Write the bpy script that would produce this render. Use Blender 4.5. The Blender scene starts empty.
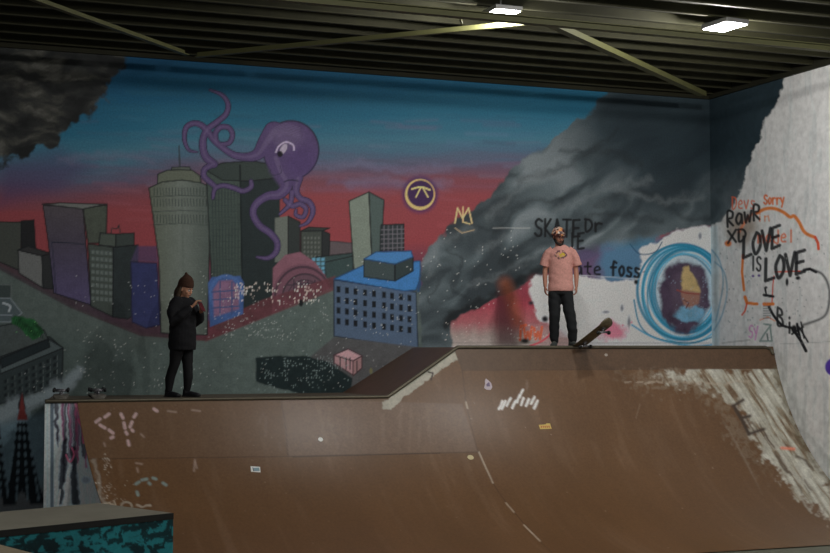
import bpy, bmesh, math, random
import numpy as np
from mathutils import Vector, Matrix
random.seed(4); RNG = np.random.default_rng(7)
PI = math.pi
S = bpy.context.scene
C = S.collection
# ------------------------------------------------------------------ camera
F = 1430.0; CX, CY = 415.0, 276.5
CAMZ = 2.39
YAW = math.radians(21.4); PIT = math.atan(71.5/F)
cam_d = bpy.data.cameras.new('camera'); cam = bpy.data.objects.new('camera', cam_d); C.objects.link(cam)
cam_d.sensor_width = 36; cam_d.lens = 36*F/830; cam_d.clip_end = 200
cam.location = (0, 0, CAMZ); cam.rotation_euler = (PI/2+PIT, 0, -YAW)
S.camera = cam
FW = np.array([math.sin(YAW)*math.cos(PIT), math.cos(YAW)*math.cos(PIT), math.sin(PIT)])
RT = np.array([math.cos(YAW), -math.sin(YAW), 0.0])
UP = np.cross(RT, FW)
EYE = np.array([0, 0, CAMZ])
def ray(px, py): return FW + RT*(px-CX)/F + UP*(CY-py)/F
def onY(px, py, Y): d = ray(px, py); return EYE + d*(Y/d[1])
def onX(px, py, X): d = ray(px, py); return EYE + d*(X/d[0])
def onZ(px, py, Z): d = ray(px, py); return EYE + d*((Z-CAMZ)/d[2])
def project(P):
    Q = P - EYE; f = np.maximum(Q@FW, .5)
    return CX + F*(Q@RT)/f, CY - F*(Q@UP)/f

# ------------------------------------------------------------------ main measures (metres)
YW = 19.1          # rear wall
XR = 12.46         # right wall
ZC = 6.29          # top of the painted wall
ZU, ZL = 2.40, 1.765   # upper and lower deck
YU = 17.5          # upper coping
R = 3.2; PH0 = math.asin(1-ZU/R)
def prof(z):       # y of the riding surface at height z
    s = (R-z)/R; return YU - R*(math.cos(PH0)-math.sqrt(max(0, 1-s*s)))
YL = prof(ZL)
XA, XB = 6.39, 7.46    # incline between the decks
XE = 2.47              # left end of the riding surface
XD = 2.10              # left end of the deck

# ------------------------------------------------------------------ materials
def lin(c): 
    c = np.asarray(c, float)/255.0
    return np.where(c <= .04045, c/12.92, ((c+.055)/1.055)**2.4)
def mat(name, col, rough=.6, metal=0, noise=.12, nscale=14, spec=.4, bump=0, bscale=60):
    m = bpy.data.materials.new(name); m.use_nodes = True; nt = m.node_tree; b = nt.nodes['Principled BSDF']
    b.inputs['Roughness'].default_value = rough; b.inputs['Metallic'].default_value = metal
    b.inputs['Specular IOR Level'].default_value = spec
    tc = nt.nodes.new('ShaderNodeTexCoord'); n = nt.nodes.new('ShaderNodeTexNoise'); n.inputs['Scale'].default_value = nscale; n.inputs['Detail'].default_value = 5
    nt.links.new(tc.outputs['Object'], n.inputs['Vector'])
    r = nt.nodes.new('ShaderNodeMix'); r.data_type = 'RGBA'
    c = lin(col); lo = np.clip(c*(1-noise*2), 0, 1); hi = np.clip(c*(1+noise*2), 0, 1)
    r.inputs['A'].default_value = (*lo, 1); r.inputs['B'].default_value = (*hi, 1)
    nt.links.new(n.outputs['Fac'], r.inputs['Factor']); nt.links.new(r.outputs['Result'], b.inputs['Base Color'])
    if bump:
        n2 = nt.nodes.new('ShaderNodeTexNoise'); n2.inputs['Scale'].default_value = bscale; nt.links.new(tc.outputs['Object'], n2.inputs['Vector'])
        bp = nt.nodes.new('ShaderNodeBump'); bp.inputs['Strength'].default_value = bump; bp.inputs['Distance'].default_value = .01
        nt.links.new(n2.outputs['Fac'], bp.inputs['Height']); nt.links.new(bp.outputs['Normal'], b.inputs['Normal'])
    return m
def paint_mat(name, rough, spec=.3, blocks=None, bump=.25, nscale=40):
    m = bpy.data.materials.new(name); m.use_nodes = True; nt = m.node_tree; b = nt.nodes['Principled BSDF']
    a = nt.nodes.new('ShaderNodeAttribute'); a.attribute_name = 'paint'
    tc = nt.nodes.new('ShaderNodeTexCoord'); n = nt.nodes.new('ShaderNodeTexNoise'); n.inputs['Scale'].default_value = nscale; n.inputs['Detail'].default_value = 6
    nt.links.new(tc.outputs['Object'], n.inputs['Vector'])
    mr = nt.nodes.new('ShaderNodeMapRange'); mr.inputs['From Min'].default_value = .3; mr.inputs['From Max'].default_value = .7; mr.inputs['To Min'].default_value = .86; mr.inputs['To Max'].default_value = 1.1
    nt.links.new(n.outputs['Fac'], mr.inputs['Value'])
    mx = nt.nodes.new('ShaderNodeVectorMath'); mx.operation = 'SCALE'
    nt.links.new(a.outputs['Color'], mx.inputs[0]); nt.links.new(mr.outputs['Result'], mx.inputs['Scale'])
    nt.links.new(mx.outputs[0], b.inputs['Base Color'])
    b.inputs['Roughness'].default_value = rough; b.inputs['Specular IOR Level'].default_value = spec
    bp = nt.nodes.new('ShaderNodeBump'); bp.inputs['Strength'].default_value = bump; bp.inputs['Distance'].default_value = .004
    h = n.outputs['Fac']
    if blocks:   # concrete block joints
        mp = nt.nodes.new('ShaderNodeMapping'); mp.inputs['Rotation'].default_value = blocks
        nt.links.new(tc.outputs['Object'], mp.inputs['Vector'])
        br = nt.nodes.new('ShaderNodeTexBrick'); br.inputs['Scale'].default_value = 1; br.inputs['Brick Width'].default_value = .41; br.inputs['Row Height'].default_value = .205
        br.inputs['Mortar Size'].default_value = .006; br.inputs['Mortar Smooth'].default_value = .3
        br.inputs['Color1'].default_value = (1,1,1,1); br.inputs['Color2'].default_value = (1,1,1,1); br.inputs['Mortar'].default_value = (0,0,0,1)
        nt.links.new(mp.outputs[0], br.inputs['Vector'])
        ad = nt.nodes.new('ShaderNodeMath'); ad.operation = 'ADD'
        nt.links.new(br.outputs['Color'], ad.inputs[0]); nt.links.new(n.outputs['Fac'], ad.inputs[1]); h = ad.outputs[0]
    nt.links.new(h, bp.inputs['Height']); nt.links.new(bp.outputs['Normal'], b.inputs['Normal'])
    return m
def emis(name, col, st):
    m = bpy.data.materials.new(name); m.use_nodes = True; nt = m.node_tree; nt.nodes.clear()
    e = nt.nodes.new('ShaderNodeEmission'); e.inputs['Color'].default_value = (*col, 1); e.inputs['Strength'].default_value = st
    o = nt.nodes.new('ShaderNodeOutputMaterial'); nt.links.new(e.outputs[0], o.inputs['Surface']); return m

# ------------------------------------------------------------------ mesh helpers
def link(name, me, m=None, parent=None, smooth=False):
    o = bpy.data.objects.new(name, me); C.objects.link(o)
    if m is not None:
        me.materials.clear()
        for q in (m if isinstance(m, (list, tuple)) else [m]): me.materials.append(q)
    if smooth:
        me.polygons.foreach_set('use_smooth', [True]*len(me.polygons))
    if parent: o.parent = parent
    return o
def obj(name, bm, m=None, parent=None, smooth=False):
    me = bpy.data.meshes.new(name); bmesh.ops.recalc_face_normals(bm, faces=bm.faces); bm.to_mesh(me); bm.free()
    return link(name, me, m, parent, smooth)
def tag(o, label=None, cat=None, group=None, kind=None):
    if label: o['label'] = label
    if cat: o['category'] = cat
    if group: o['group'] = group
    if kind: o['kind'] = kind
    return o
def empty(name, loc=(0,0,0), rz=0):
    o = bpy.data.objects.new(name, None); C.objects.link(o); o.location = loc; o.rotation_euler = (0,0,rz); o.empty_display_size = .1; return o
def copy_tree(o, parent=None):
    c = o.copy(); C.objects.link(c)
    if parent: c.parent = parent
    for ch in o.children: copy_tree(ch, c)
    return c
def box(bm, lo, hi, M=None, bev=0):
    lo, hi = Vector(lo), Vector(hi)
    r = bmesh.ops.create_cube(bm, size=1)['verts']
    for v in r: v.co = Vector(((lo[i]+hi[i])/2 + v.co[i]*(hi[i]-lo[i])) for i in range(3))
    if bev:
        es = list({e for v in r for e in v.link_edges})
        r2 = bmesh.ops.bevel(bm, geom=es, offset=bev, segments=2, affect='EDGES', profile=.5)
        r = list({v for f in r2['faces'] for v in f.verts} | {v for v in r if v.is_valid})
    if M is not None: bmesh.ops.transform(bm, matrix=M, verts=r)
    return r
def prism(bm, pts, n):      # closed planar polygon pts extruded by vector n
    a = [bm.verts.new(p) for p in pts]; b = [bm.verts.new(Vector(p)+Vector(n)) for p in pts]
    bm.faces.new(a); bm.faces.new(b[::-1]); k = len(a)
    for i in range(k): bm.faces.new((a[i], b[i], b[(i+1)%k], a[(i+1)%k]))
def tube(bm, pts, rad, seg=12, up=(0,0,1), caps=True):
    """loft with (rx, ry) or r per point; rx along side axis, ry along the other"""
    pts = [Vector(p) for p in pts]; n = len(pts)
    if not isinstance(rad, (list, tuple)): rad = [rad]*n
    rings = []; prev = None
    for i, p in enumerate(pts):
        t = (pts[min(i+1, n-1)]-pts[max(i-1, 0)]).normalized()
        u = Vector(up) if prev is None else prev
        s = t.cross(u)
        if s.length < 1e-4: s = t.cross(Vector((1,0,0)) if abs(t.x) < .9 else Vector((0,1,0)))
        s.normalize(); w = s.cross(t).normalized(); prev = w
        r = rad[i]; rx, ry = (r if isinstance(r, (list, tuple)) else (r, r))
        rings.append([bm.verts.new(p + s*rx*math.cos(a) + w*ry*math.sin(a)) for a in (2*PI*k/seg for k in range(seg))])
    for a, b in zip(rings, rings[1:]):
        for k in range(seg): bm.faces.new((a[k], a[(k+1)%seg], b[(k+1)%seg], b[k]))
    if caps: bm.faces.new(rings[0][::-1]); bm.faces.new(rings[-1])
def cyl(bm, a, b, r, seg=16): tube(bm, [a, b], r, seg)
def beam(bm, a, b, w, h):   # rectangular bar, h vertical
    a, b = Vector(a), Vector(b); d = (b-a); L = d.length; d.normalize(); s = d.cross(Vector((0,0,1))).normalized(); u = s.cross(d)
    M = Matrix((( d.x, s.x, u.x, a.x), (d.y, s.y, u.y, a.y), (d.z, s.z, u.z, a.z), (0,0,0,1)))
    box(bm, (0, -w/2, -h/2), (L, w/2, h/2), M)
def ball(bm, c, r, seg=16, rot=None):
    r = r if isinstance(r, (list, tuple)) else (r, r, r)
    v = bmesh.ops.create_uvsphere(bm, u_segments=seg, v_segments=seg//2+2, radius=1)['verts']
    M = Matrix.Translation(Vector(c)) @ (rot.to_4x4() if rot else Matrix.Identity(4)) @ Matrix.Diagonal((*r, 1))
    bmesh.ops.transform(bm, matrix=M, verts=v)

# ------------------------------------------------------------------ numeric painter: paint is a colour attribute on a fine mesh
def hash2(ix, iy, k=0):
    h = (ix.astype(np.int64)*374761393 + iy.astype(np.int64)*668265263 + k*2147483647) & 0xffffffff
    h = ((h ^ (h >> 13))*1274126177) & 0xffffffff
    return ((h ^ (h >> 16)) & 0xffffff)/float(0xffffff)
def vnoise(x, y, k=0):
    ix, iy = np.floor(x), np.floor(y); fx, fy = x-ix, y-iy; fx = fx*fx*(3-2*fx); fy = fy*fy*(3-2*fy)
    a, b = hash2(ix, iy, k), hash2(ix+1, iy, k); c, d = hash2(ix, iy+1, k), hash2(ix+1, iy+1, k)
    return (a*(1-fx)+b*fx)*(1-fy) + (c*(1-fx)+d*fx)*fy
def fbm(x, y, k=0, o=4):
    s = 0; a = .5; t = 0
    for i in range(o): s = s + a*vnoise(x, y, k+i*17); t += a; a *= .5; x = x*2.03+11; y = y*2.03+7
    return s/t
def smooth(a, b, x): t = np.clip((x-a)/(b-a), 0, 1); return t*t*(3-2*t)
def spline(pts, n=6, closed=False):
    P = [np.array(p, float) for p in pts]
    if len(P) < 3: return [tuple(p) for p in P]
    out = []; m = len(P); rng = range(m if closed else m-1)
    for i in rng:
        p0 = P[(i-1)%m] if (closed or i) else P[i]; p1 = P[i]; p2 = P[(i+1)%m]; p3 = P[(i+2)%m] if (closed or i+2 < m) else p2
        for k in range(n):
            t = k/n; out.append(tuple(.5*((2*p1)+(-p0+p2)*t+(2*p0-5*p1+4*p2-p3)*t*t+(-p0+3*p1-3*p2+p3)*t**3)))
    if not closed: out.append(tuple(P[-1]))
    return out
GAIN = 1.0
class Paint:
    def __init__(s, P, base):
        s.x, s.y = project(P); s.n = len(P); s.c = np.empty((s.n, 3)); s.c[:] = lin(base); s.w = P
    def box(s, x0, y0, x1, y1, m=0): return np.nonzero((s.x > x0-m) & (s.x < x1+m) & (s.y > y0-m) & (s.y < y1+m))[0]
    def put(s, i, a, col, tex=0):
        if callable(col): c = col(s.x[i], s.y[i])
        else: c = lin(col)
        if tex: c = c*(1+tex*(fbm(s.x[i]/5, s.y[i]/5, 3)-.5)[:, None]*2)
        s.c[i] += (c - s.c[i])*np.clip(a, 0, 1)[:, None]
    def warp(s, i, w, sc=9, k=5):
        if not w: return s.x[i], s.y[i]
        return s.x[i]+w*2*(fbm(s.x[i]/sc, s.y[i]/sc, k)-.5), s.y[i]+w*2*(fbm(s.x[i]/sc, s.y[i]/sc, k+50)-.5)
    def poly(s, pts, col, a=1, soft=.6, warp=0, wsc=9, tex=0, line=None, lw=1.1, crv=False):
        if crv: pts = spline(pts, 5, True)
        p = np.array(pts, float); m = soft+abs(warp)+3
        i = s.box(p[:, 0].min(), p[:, 1].min(), p[:, 0].max(), p[:, 1].max(), m)
        if not len(i): return
        x, y = s.warp(i, warp, wsc); ins = np.zeros(len(i), bool); d = np.full(len(i), 1e9)
        for k in range(len(p)):
            x1, y1 = p[k]; x2, y2 = p[(k+1) % len(p)]
            if y1 != y2: ins ^= ((y1 > y) != (y2 > y)) & (x < (x2-x1)*(y-y1)/(y2-y1)+x1)
            dx, dy = x2-x1, y2-y1; L = dx*dx+dy*dy+1e-9; t = np.clip(((x-x1)*dx+(y-y1)*dy)/L, 0, 1)
            d = np.minimum(d, np.hypot(x-x1-t*dx, y-y1-t*dy))
        sd = np.where(ins, d, -d); s.put(i, a*smooth(-soft, soft, sd), col, tex)
        if line is not None: s.put(i, .85*smooth(lw/2+.5, lw/2-.3, d), line)
    def line(s, pts, w, col, a=1, soft=.5, crv=False, warp=0, tex=0, closed=False):
        if crv:
            if isinstance(w, (list, tuple)):
                q = spline([(p[0], p[1], ww) for p, ww in zip(pts, w)], 6, closed); pts = [(u[0], u[1]) for u in q]; w = [u[2] for u in q]
            else: pts = spline(pts, 6, closed)
        if closed and not isinstance(w, (list, tuple)): pts = list(pts)+[pts[0]]
        p = np.array(pts, float); ws = list(w) if isinstance(w, (list, tuple)) else [w]*len(p); m = max(ws)+soft+abs(warp)+1
        i = s.box(p[:, 0].min(), p[:, 1].min(), p[:, 0].max(), p[:, 1].max(), m)
        if not len(i): return
        x, y = s.warp(i, warp); d = np.full(len(i), 1e9)
        for k in range(len(p)-1):
            x1, y1 = p[k]; x2, y2 = p[k+1]; dx, dy = x2-x1, y2-y1; t = np.clip(((x-x1)*dx+(y-y1)*dy)/(dx*dx+dy*dy+1e-9), 0, 1)
            d = np.minimum(d, np.hypot(x-x1-t*dx, y-y1-t*dy)-(ws[k]+(ws[k+1]-ws[k])*t)/2)
        s.put(i, a*smooth(soft, -soft, d), col, tex)
    def ell(s, cx, cy, rx, ry, col, a=1, soft=.6, rot=0, ring=None, warp=0, tex=0):
        m = max(rx, ry)+soft+3+(ring or 0)+warp; i = s.box(cx-m, cy-m, cx+m, cy+m)
        if not len(i): return
        x, y = s.warp(i, warp); x = x-cx; y = y-cy
        c, q = math.cos(rot), math.sin(rot); u, v = (x*c+y*q)/rx, (-x*q+y*c)/ry; r = np.hypot(u, v); d = (1-r)*min(rx, ry)
        if ring: d = ring/2-np.abs(d)
        s.put(i, a*smooth(-soft, soft, d), col, tex)
    def specks(s, x0, y0, x1, y1, dens, col, a=.8, cell=1.6, k=0, mask=None, ys=1.0):
        i = s.box(x0, y0, x1, y1); 
        if not len(i): return
        x, y = s.x[i], s.y[i]; gx, gy = np.floor(x/cell), np.floor(y/cell/ys); h = hash2(gx, gy, 90+k)
        jx = (gx+.25+.5*hash2(gx, gy, 91+k))*cell; jy = (gy+.25+.5*hash2(gx, gy, 92+k))*cell*ys
        d = np.hypot(x-jx, (y-jy)/ys); w = smooth(0, 12, np.minimum(np.minimum(x-x0, x1-x), np.minimum(y-y0, y1-y)))
        th = dens*w*smooth(.35, .65, fbm(x/12, y/12, 33+k))*1.6
        if mask is not None: th = th*mask(x, y)
        s.put(i, a*(.35+.65*hash2(gx, gy, 93+k))*(h < th*.8)*smooth(cell*.55, cell*.2, d), col)
LET = {
 'S': [[(.95,.12),(.5,0),(.1,.2),(.3,.45),(.85,.62),(.8,.92),(.4,1),(0,.85)]], 'K': [[(.1,0),(.1,1)],[(.85,0),(.1,.55),(.9,1)]],
 'A': [[(0,1),(.45,0),(.95,1)],[(.2,.62),(.8,.62)]], 'a': [[(.85,.4),(.4,.3),(.05,.65),(.4,1),(.8,.75),(.85,.4),(.95,1)]],
 't': [[(.5,0),(.45,.8),(.8,1)],[(.05,.35),(.9,.32)]], 'e': [[(.1,.65),(.85,.55),(.6,.3),(.15,.5),(.2,.9),(.85,.95)]],
 'T': [[(0,0),(1,0)],[(.5,0),(.45,1)]], 'E': [[(.95,0),(.1,.03),(.05,1),(.95,.95)],[(.1,.5),(.8,.48)]],
 'D': [[(.1,0),(.12,1),(.7,.85),(.95,.45),(.65,.08),(0,.02)]], 'r': [[(.1,.3),(.15,1)],[(.13,.55),(.5,.3),(.95,.35)]],
 'o': [[(.5,.3),(.1,.6),(.4,1),(.85,.75),(.8,.4),(.5,.3)]], 's': [[(.85,.4),(.3,.35),(.3,.6),(.8,.75),(.6,1),(.1,.95)]], 'p': [[(.15,.3),(.15,1.4)],[(.15,.4),(.8,.35),(.8,.8),(.2,.85)]],
 'f': [[(.9,.1),(.5,0),(.35,.3),(.35,1)],[(0,.45),(.8,.42)]], 'R': [[(.1,1),(.08,0),(.8,.1),(.75,.45),(.12,.5),(.9,1)]], 'W': [[(0,.1),(.2,1),(.5,.4),(.75,1),(1,0)]],
 'w': [[(0,.3),(.2,1),(.5,.55),(.75,1),(1,.3)]], 'X': [[(0,0),(1,1)],[(1,0),(0,1)]], 'L': [[(.1,0),(.05,1),(.95,.95)]], 'O': [[(.5,0),(.05,.45),(.35,1),(.9,.7),(.85,.2),(.5,0)]],
 'V': [[(0,0),(.5,1),(1,0)]], 'I': [[(.5,0),(.5,1)]], 'v': [[(0,.35),(.4,1),(.9,.3)]], 'y': [[(0,.3),(.4,.75)],[(.95,.25),(.3,1.3)]], 'm': [[(0,1),(.05,.35),(.4,.4),(.45,1)],[(.45,.5),(.85,.35),(.95,1)]],
 'd': [[(.85,0),(.85,1),(.2,.95),(.1,.6),(.8,.45)]], 'l': [[(.5,0),(.5,1)]], 'n': [[(.1,.35),(.1,1)],[(.1,.5),(.7,.35),(.85,1)]], 'i': [[(.5,.4),(.5,1)],[(.5,.1),(.5,.15)]],
 'M': [[(0,1),(.15,0),(.45,.7),(.8,0),(1,1)]], 'c': [[(.9,.4),(.4,.3),(.1,.65),(.4,1),(.9,.9)]], 'B': [[(.1,0),(.1,1),(.8,.85),(.7,.5),(.1,.45),(.7,.25),(.6,0),(.1,0)]], 'N': [[(0,1),(.1,0),(.85,1),(.95,0)]]}
def text(P, st, x, y, w, h, lw, col, slope=0, gap=.28, a=.95, soft=.5):
    n = len(st); cw = w/(n+gap*(n-1))
    for k, ch in enumerate(st):
        if ch == ' ': continue
        ox = x+k*cw*(1+gap)
        for str_ in LET.get(ch) or LET[ch.upper()]:
            pts = [(ox+u*cw, y+v*h+slope*(ox+u*cw-x)) for u, v in str_]
            P.line(pts, lw, col, a=a, soft=soft, crv=ch in 'SDORsaeoprBcd')
def grid_mesh(name, P, nu, nv, col, extra=None):
    me = bpy.data.meshes.new(name); N = len(P)
    idx = np.arange(nu*nv).reshape(nv, nu)
    q = np.stack([idx[:-1, :-1], idx[:-1, 1:], idx[1:, 1:], idx[1:, :-1]], -1).reshape(-1, 4)
    if extra is not None:
        ev, ef = extra; P = np.vstack([P, ev]); q = np.vstack([q, np.array(ef)+N]); col = np.vstack([col, np.tile(col[:1], (len(ev), 1))])
    me.vertices.add(len(P)); me.vertices.foreach_set('co', P.astype(np.float32).ravel())
    me.loops.add(q.size); me.loops.foreach_set('vertex_index', q.astype(np.int32).ravel())
    me.polygons.add(len(q)); me.polygons.foreach_set('loop_start', np.arange(0, q.size, 4, dtype=np.int32)); 
    try: me.polygons.foreach_set('loop_total', np.full(len(q), 4, dtype=np.int32))
    except Exception: pass
    me.update(calc_edges=True)
    at = me.color_attributes.new('paint', 'FLOAT_COLOR', 'POINT')
    at.data.foreach_set('color', np.hstack([np.clip(col, 0, .9), np.ones((len(P), 1))]).astype(np.float32).ravel())
    me.validate(); return me

# ================================================================== MURAL on the rear wall
def lerpcol(stops, t):
    xs = [q[0] for q in stops]; cs = np.array([lin(q[1]) for q in stops]); return np.stack([np.interp(t, xs, cs[:, k]) for k in range(3)], -1)
def smoke_col(x, y):
    u = .82*x-.57*y; v = .57*x+.82*y
    w = 46*(fbm(u/60, v/44, 61, 3)-.5); v2 = v+w; u2 = u+22*(fbm(u/30, v/30, 62)-.5)
    n = fbm(u2/50, v2/20, 63, 3); r = 1-np.abs(2*fbm(u2/62, v2/26, 64, 2)-1)
    t = np.clip(.48+1.9*(n-.5)+1.1*(r-.72), 0, 1)
    c = lerpcol([(0, (44,52,57)), (.35, (62,72,77)), (.65, (80,91,96)), (1, (102,111,116))], t)
    dark = smooth(540, 660, x+.3*(200-y))*smooth(250, 150, y) ; dark = np.maximum(dark, smooth(200, 130, y)*smooth(520, 620, x))
    d = lerpcol([(0, (27,38,45)), (1, (38,51,58))], np.clip(n*1.3-.1, 0, 1))
    return c*(1-dark)[:, None]+d*dark[:, None]
def paint_rear(P):
    p = Paint(P, (8, 50, 72)); i = np.arange(p.n); x, y = p.x, p.y
    # sky
    yy = y + 7*(fbm(x/60, y/9, 1)-.5)*2 - 16*smooth(230, 60, x) - 4*smooth(430, 380, x)
    sky = lerpcol([(50,(2,60,92)),(85,(6,74,104)),(115,(24,90,116)),(138,(54,102,122)),(150,(64,92,114)),(163,(84,74,96)),(178,(108,62,74)),(195,(128,56,62)),(240,(132,54,60)),(262,(104,50,66)),(290,(70,50,84))], yy)
    p.c[:] = sky
    for k in range(60):      # brushed cloud streaks
        cx = RNG.uniform(60, 520); cy = RNG.uniform(120, 190); L = RNG.uniform(15, 60)
        p.line([(cx, cy), (cx+L, cy+RNG.uniform(-2, 3))], RNG.uniform(1, 4), [(96,110,134),(84,74,104),(52,100,124),(110,84,112)][k % 4], a=.22, soft=2.5)
    p.line([(300,165),(350,160),(400,170),(440,165)], 6, (92,96,124), a=.35, soft=5, warp=4)
    p.line([(330,182),(390,186),(440,184)], 6, (92,84,118), a=.4, soft=5, warp=4)
    p.poly([(0,160),(60,150),(95,165),(60,190),(0,205)], (66,52,88), a=.6, soft=12)
    for k in range(160):
        cx = RNG.uniform(60, 600); cy = RNG.uniform(60, 240); L = RNG.uniform(20, 70)
        t = lerpcol([(50,(4,52,78)),(110,(26,86,108)),(150,(66,86,112)),(175,(112,70,84)),(240,(140,60,64))], np.array([cy])); q = np.clip(t[0]*RNG.uniform(.7,1.4), 0, 1)
        p.line([(cx, cy), (cx+L, cy+L*.05+RNG.uniform(-2, 2))], RNG.uniform(1, 5), lambda x, y, q=q: np.tile(q, (len(x), 1)), a=.3, soft=2)
    for q in ([(330,168),(365,164),(400,172),(450,168)],[(345,184),(380,180),(410,186),(450,182)],[(60,160),(100,156),(150,160)]): p.line(q, 5, (104,98,124), a=.4, soft=5, crv=True, warp=5)
    # ground
    p.poly([(-60,244),(0,266),(70,305),(140,333),(205,338),(260,316),(335,286),(520,286),(520,560),(-60,560)], (76,87,84), soft=1, tex=.2)
    p.poly([(-60,560),(-60,300),(60,330),(140,352),(260,352),(335,345),(520,352),(520,560)], (66,80,78), a=.5, soft=12, tex=.2)
    p.poly([(-60,220),(0,236),(60,280),(135,318),(205,322),(260,300),(335,268),(335,290),(262,318),(205,341),(140,336),(70,308),(0,270),(-60,248)], lambda x, y: lerpcol([(60,(58,50,56)),(170,(70,46,54)),(215,(92,44,52))], x), a=.9, soft=1, tex=.3)
    p.poly([(-60,215),(0,236),(60,275),(120,300),(120,318),(70,300),(0,262),(-60,236)], (58,50,58), a=.7, soft=2)
    ink = (16,20,24)
    # left blocks
    p.poly([(-60,210),(0,222),(21,222),(21,271),(0,262),(-60,240)], (58,62,58), line=ink)
    p.poly([(21,221),(34,220),(36,254),(22,262)], (26,27,30), line=ink)
    p.poly([(18,250),(42,256),(43,288),(19,273)], (96,98,98), line=ink)
    p.poly([(18,250),(28,246),(50,253),(42,256)], (44,44,46), line=ink)
    p.poly([(42,256),(51,254),(53,289),(43,288)], (38,40,42), line=ink)
    p.poly([(43,205),(83,208),(91,305),(54,293),(48,240)], lambda x, y: lerpcol([(205,(72,66,72)),(240,(64,58,72)),(300,(74,66,100))], y), line=ink, tex=.15)
    p.poly([(83,208),(107,205),(106,247),(101,243),(88,243)], (66,72,64), line=ink, tex=.2)
    p.poly([(42,204),(60,203),(107,204),(83,209)], (98,100,98), line=ink)
    p.line([(52,242),(84,244)], 1, (24,30,44)); p.line([(52,242),(56,292)], 1, (40,40,60))
    p.poly([(88,244),(113,247),(113,317),(91,306)], (60,68,64), line=ink)
    for a in range(5):
        for b in range(8): p.poly([(91.5+a*4.4,250+b*6.6+a*.4),(94.5+a*4.4,250.4+b*6.6+a*.4),(94.5+a*4.4,254+b*6.6+a*.4),(91.5+a*4.4,253.6+b*6.6+a*.4)], (98,108,106), soft=.8, a=.75)
    p.poly([(113,247),(138,245),(137,312),(128,319),(113,317)], (36,44,46), line=ink, tex=.15)
    p.poly([(100,233),(116,234),(116,247),(99,245)], (66,74,68), line=ink); p.poly([(116,234),(134,233),(134,245),(116,247)], (50,58,56), line=ink)
    p.line([(111,233),(112,228),(117,229),(119,225),(120,232)], 1.2, (50,40,44))
    p.poly([(131,262),(157,263),(160,325),(146,328),(132,322)], (42,47,88), line=(28,28,52), soft=1, tex=.2)
    p.poly([(137,246),(157,246),(158,262),(131,261)], (66,54,86), a=.8, soft=1.5)
    # big tapered tower
    p.line([(179,146),(180,170)], 1.5, (46,52,58))
    p.poly([(172,167),(190,167),(191,174),(171,174)], (76,82,76), line=ink, lw=.8)
    p.poly([(158,174),(168,170),(192,170),(200,176),(202,190),(157,190)], (86,92,80), line=ink)
    p.poly([(149,188),(162,182),(182,180),(202,183),(213,189),(210,235),(207,335),(161,333),(159,260)], lambda x, y: lerpcol([(150,(84,90,78)),(182,(98,106,100)),(212,(68,78,74))], x), line=ink, tex=.1)
    for a in range(19):
        xx = 154+a*3.05
        for (t0, h) in ((188,7),(199,7),(215,8)): p.line([(xx, t0), (xx+.4, t0+h)], 1.0, (48,56,54), a=.75)
    for yv in (197, 212, 225): p.line([(151,yv),(180,yv-1.5),(211,yv)], .8, (46,54,52), a=.8)
    p.line([(182,186),(184,330)], 1, (60,70,66), a=.4, soft=2)
    # octopus tower
    p.poly([(206,170),(240,163),(243,330),(214,330),(209,230)], (58,70,66), line=ink, tex=.12)
    p.poly([(240,163),(276,166),(280,178),(280,332),(243,332)], (30,40,42), soft=.8, tex=.12)
    p.poly([(206,170),(222,163),(250,161),(272,164),(279,172),(276,178),(250,181),(222,180)], (46,56,54), line=ink, crv=False)
    for a in range(9): p.line([(212+a*3.2,184),(215+a*3,320)], .9, (40,50,50), a=.7)
    for b in range(22): p.line([(211,188+b*6),(242,187+b*6)], .6, (42,52,50), a=.5)
    p.line([(240,165),(243,325)], 1.6, (18,26,28))
    # far small blocks
    p.poly([(275,218),(288,216),(289,262),(275,262)], (94,100,94), soft=.7); p.poly([(288,216),(300,222),(300,262),(288,262)], (40,46,46), line=ink)
    p.poly([(328,241),(352,243),(352,275),(328,275)], (84,74,78), line=(50,46,52))
    p.poly([(301,231),(322,230),(322,258),(301,260)], (58,64,60), line=ink); p.poly([(322,230),(330,234),(329,258),(322,258)], (34,38,40), line=ink); p.poly([(301,231),(309,227),(330,228),(322,231)], (44,50,48), line=ink)
    for a in range(5):
        for b in range(5): p.ell(304.5+a*3.6, 238+b*4.6, .9, 1.3, (96,100,96), a=.8)
    p.poly([(310,262),(316,257),(353,253),(353,300),(330,300),(312,280)], (48,66,66), line=ink, tex=.15); p.line([(322,263),(353,256)], 1, ink); p.line([(325,263),(326,290)], 1, ink)
    for a in range(3):
        for b in range(4): p.poly([(312+a*4.6,258+b*4.4),(315.4+a*4.6,257.6+b*4.4),(315.4+a*4.6,260.8+b*4.4),(312+a*4.6,261+b*4.4)], (84,142,168), soft=.7)
    # pink domed hall
    p.poly([(272,330),(273,268),(285,255),(300,252),(315,262),(325,275),(331,292),(300,312)], (120,78,92), soft=.8, tex=.15)
    p.ell(302, 297, 30, 33, (104,68,82), a=.95); p.ell(303, 298, 28, 31, (66,46,58), ring=2.2); p.ell(305, 300, 23, 26, (92,66,78)); p.ell(305, 300, 23, 26, (54,42,52), ring=1.5); p.ell(305, 300, 18, 20, (60,46,56), ring=1)
    for yv in (283, 291, 299): p.line([(288,yv+2),(325,yv-1)], 1, (50,40,52)); 
    for xv in (294, 301, 308, 315): p.line([(xv,280),(xv,312)], 1, (50,40,52))
    # tall pale tower with grid block
    p.poly([(349,201),(369,192),(372,262),(354,272)], (108,118,108), line=ink, tex=.1); p.poly([(369,192),(384,200),(381,258),(372,262)], (66,80,78), line=ink)
    p.poly([(381,225),(404,224),(404,250),(380,251)], (40,46,50), line=ink)
    for a in range(5): p.line([(384+a*4.4,226),(384+a*4.4,250)], 1, (96,92,100), a=.85)
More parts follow.
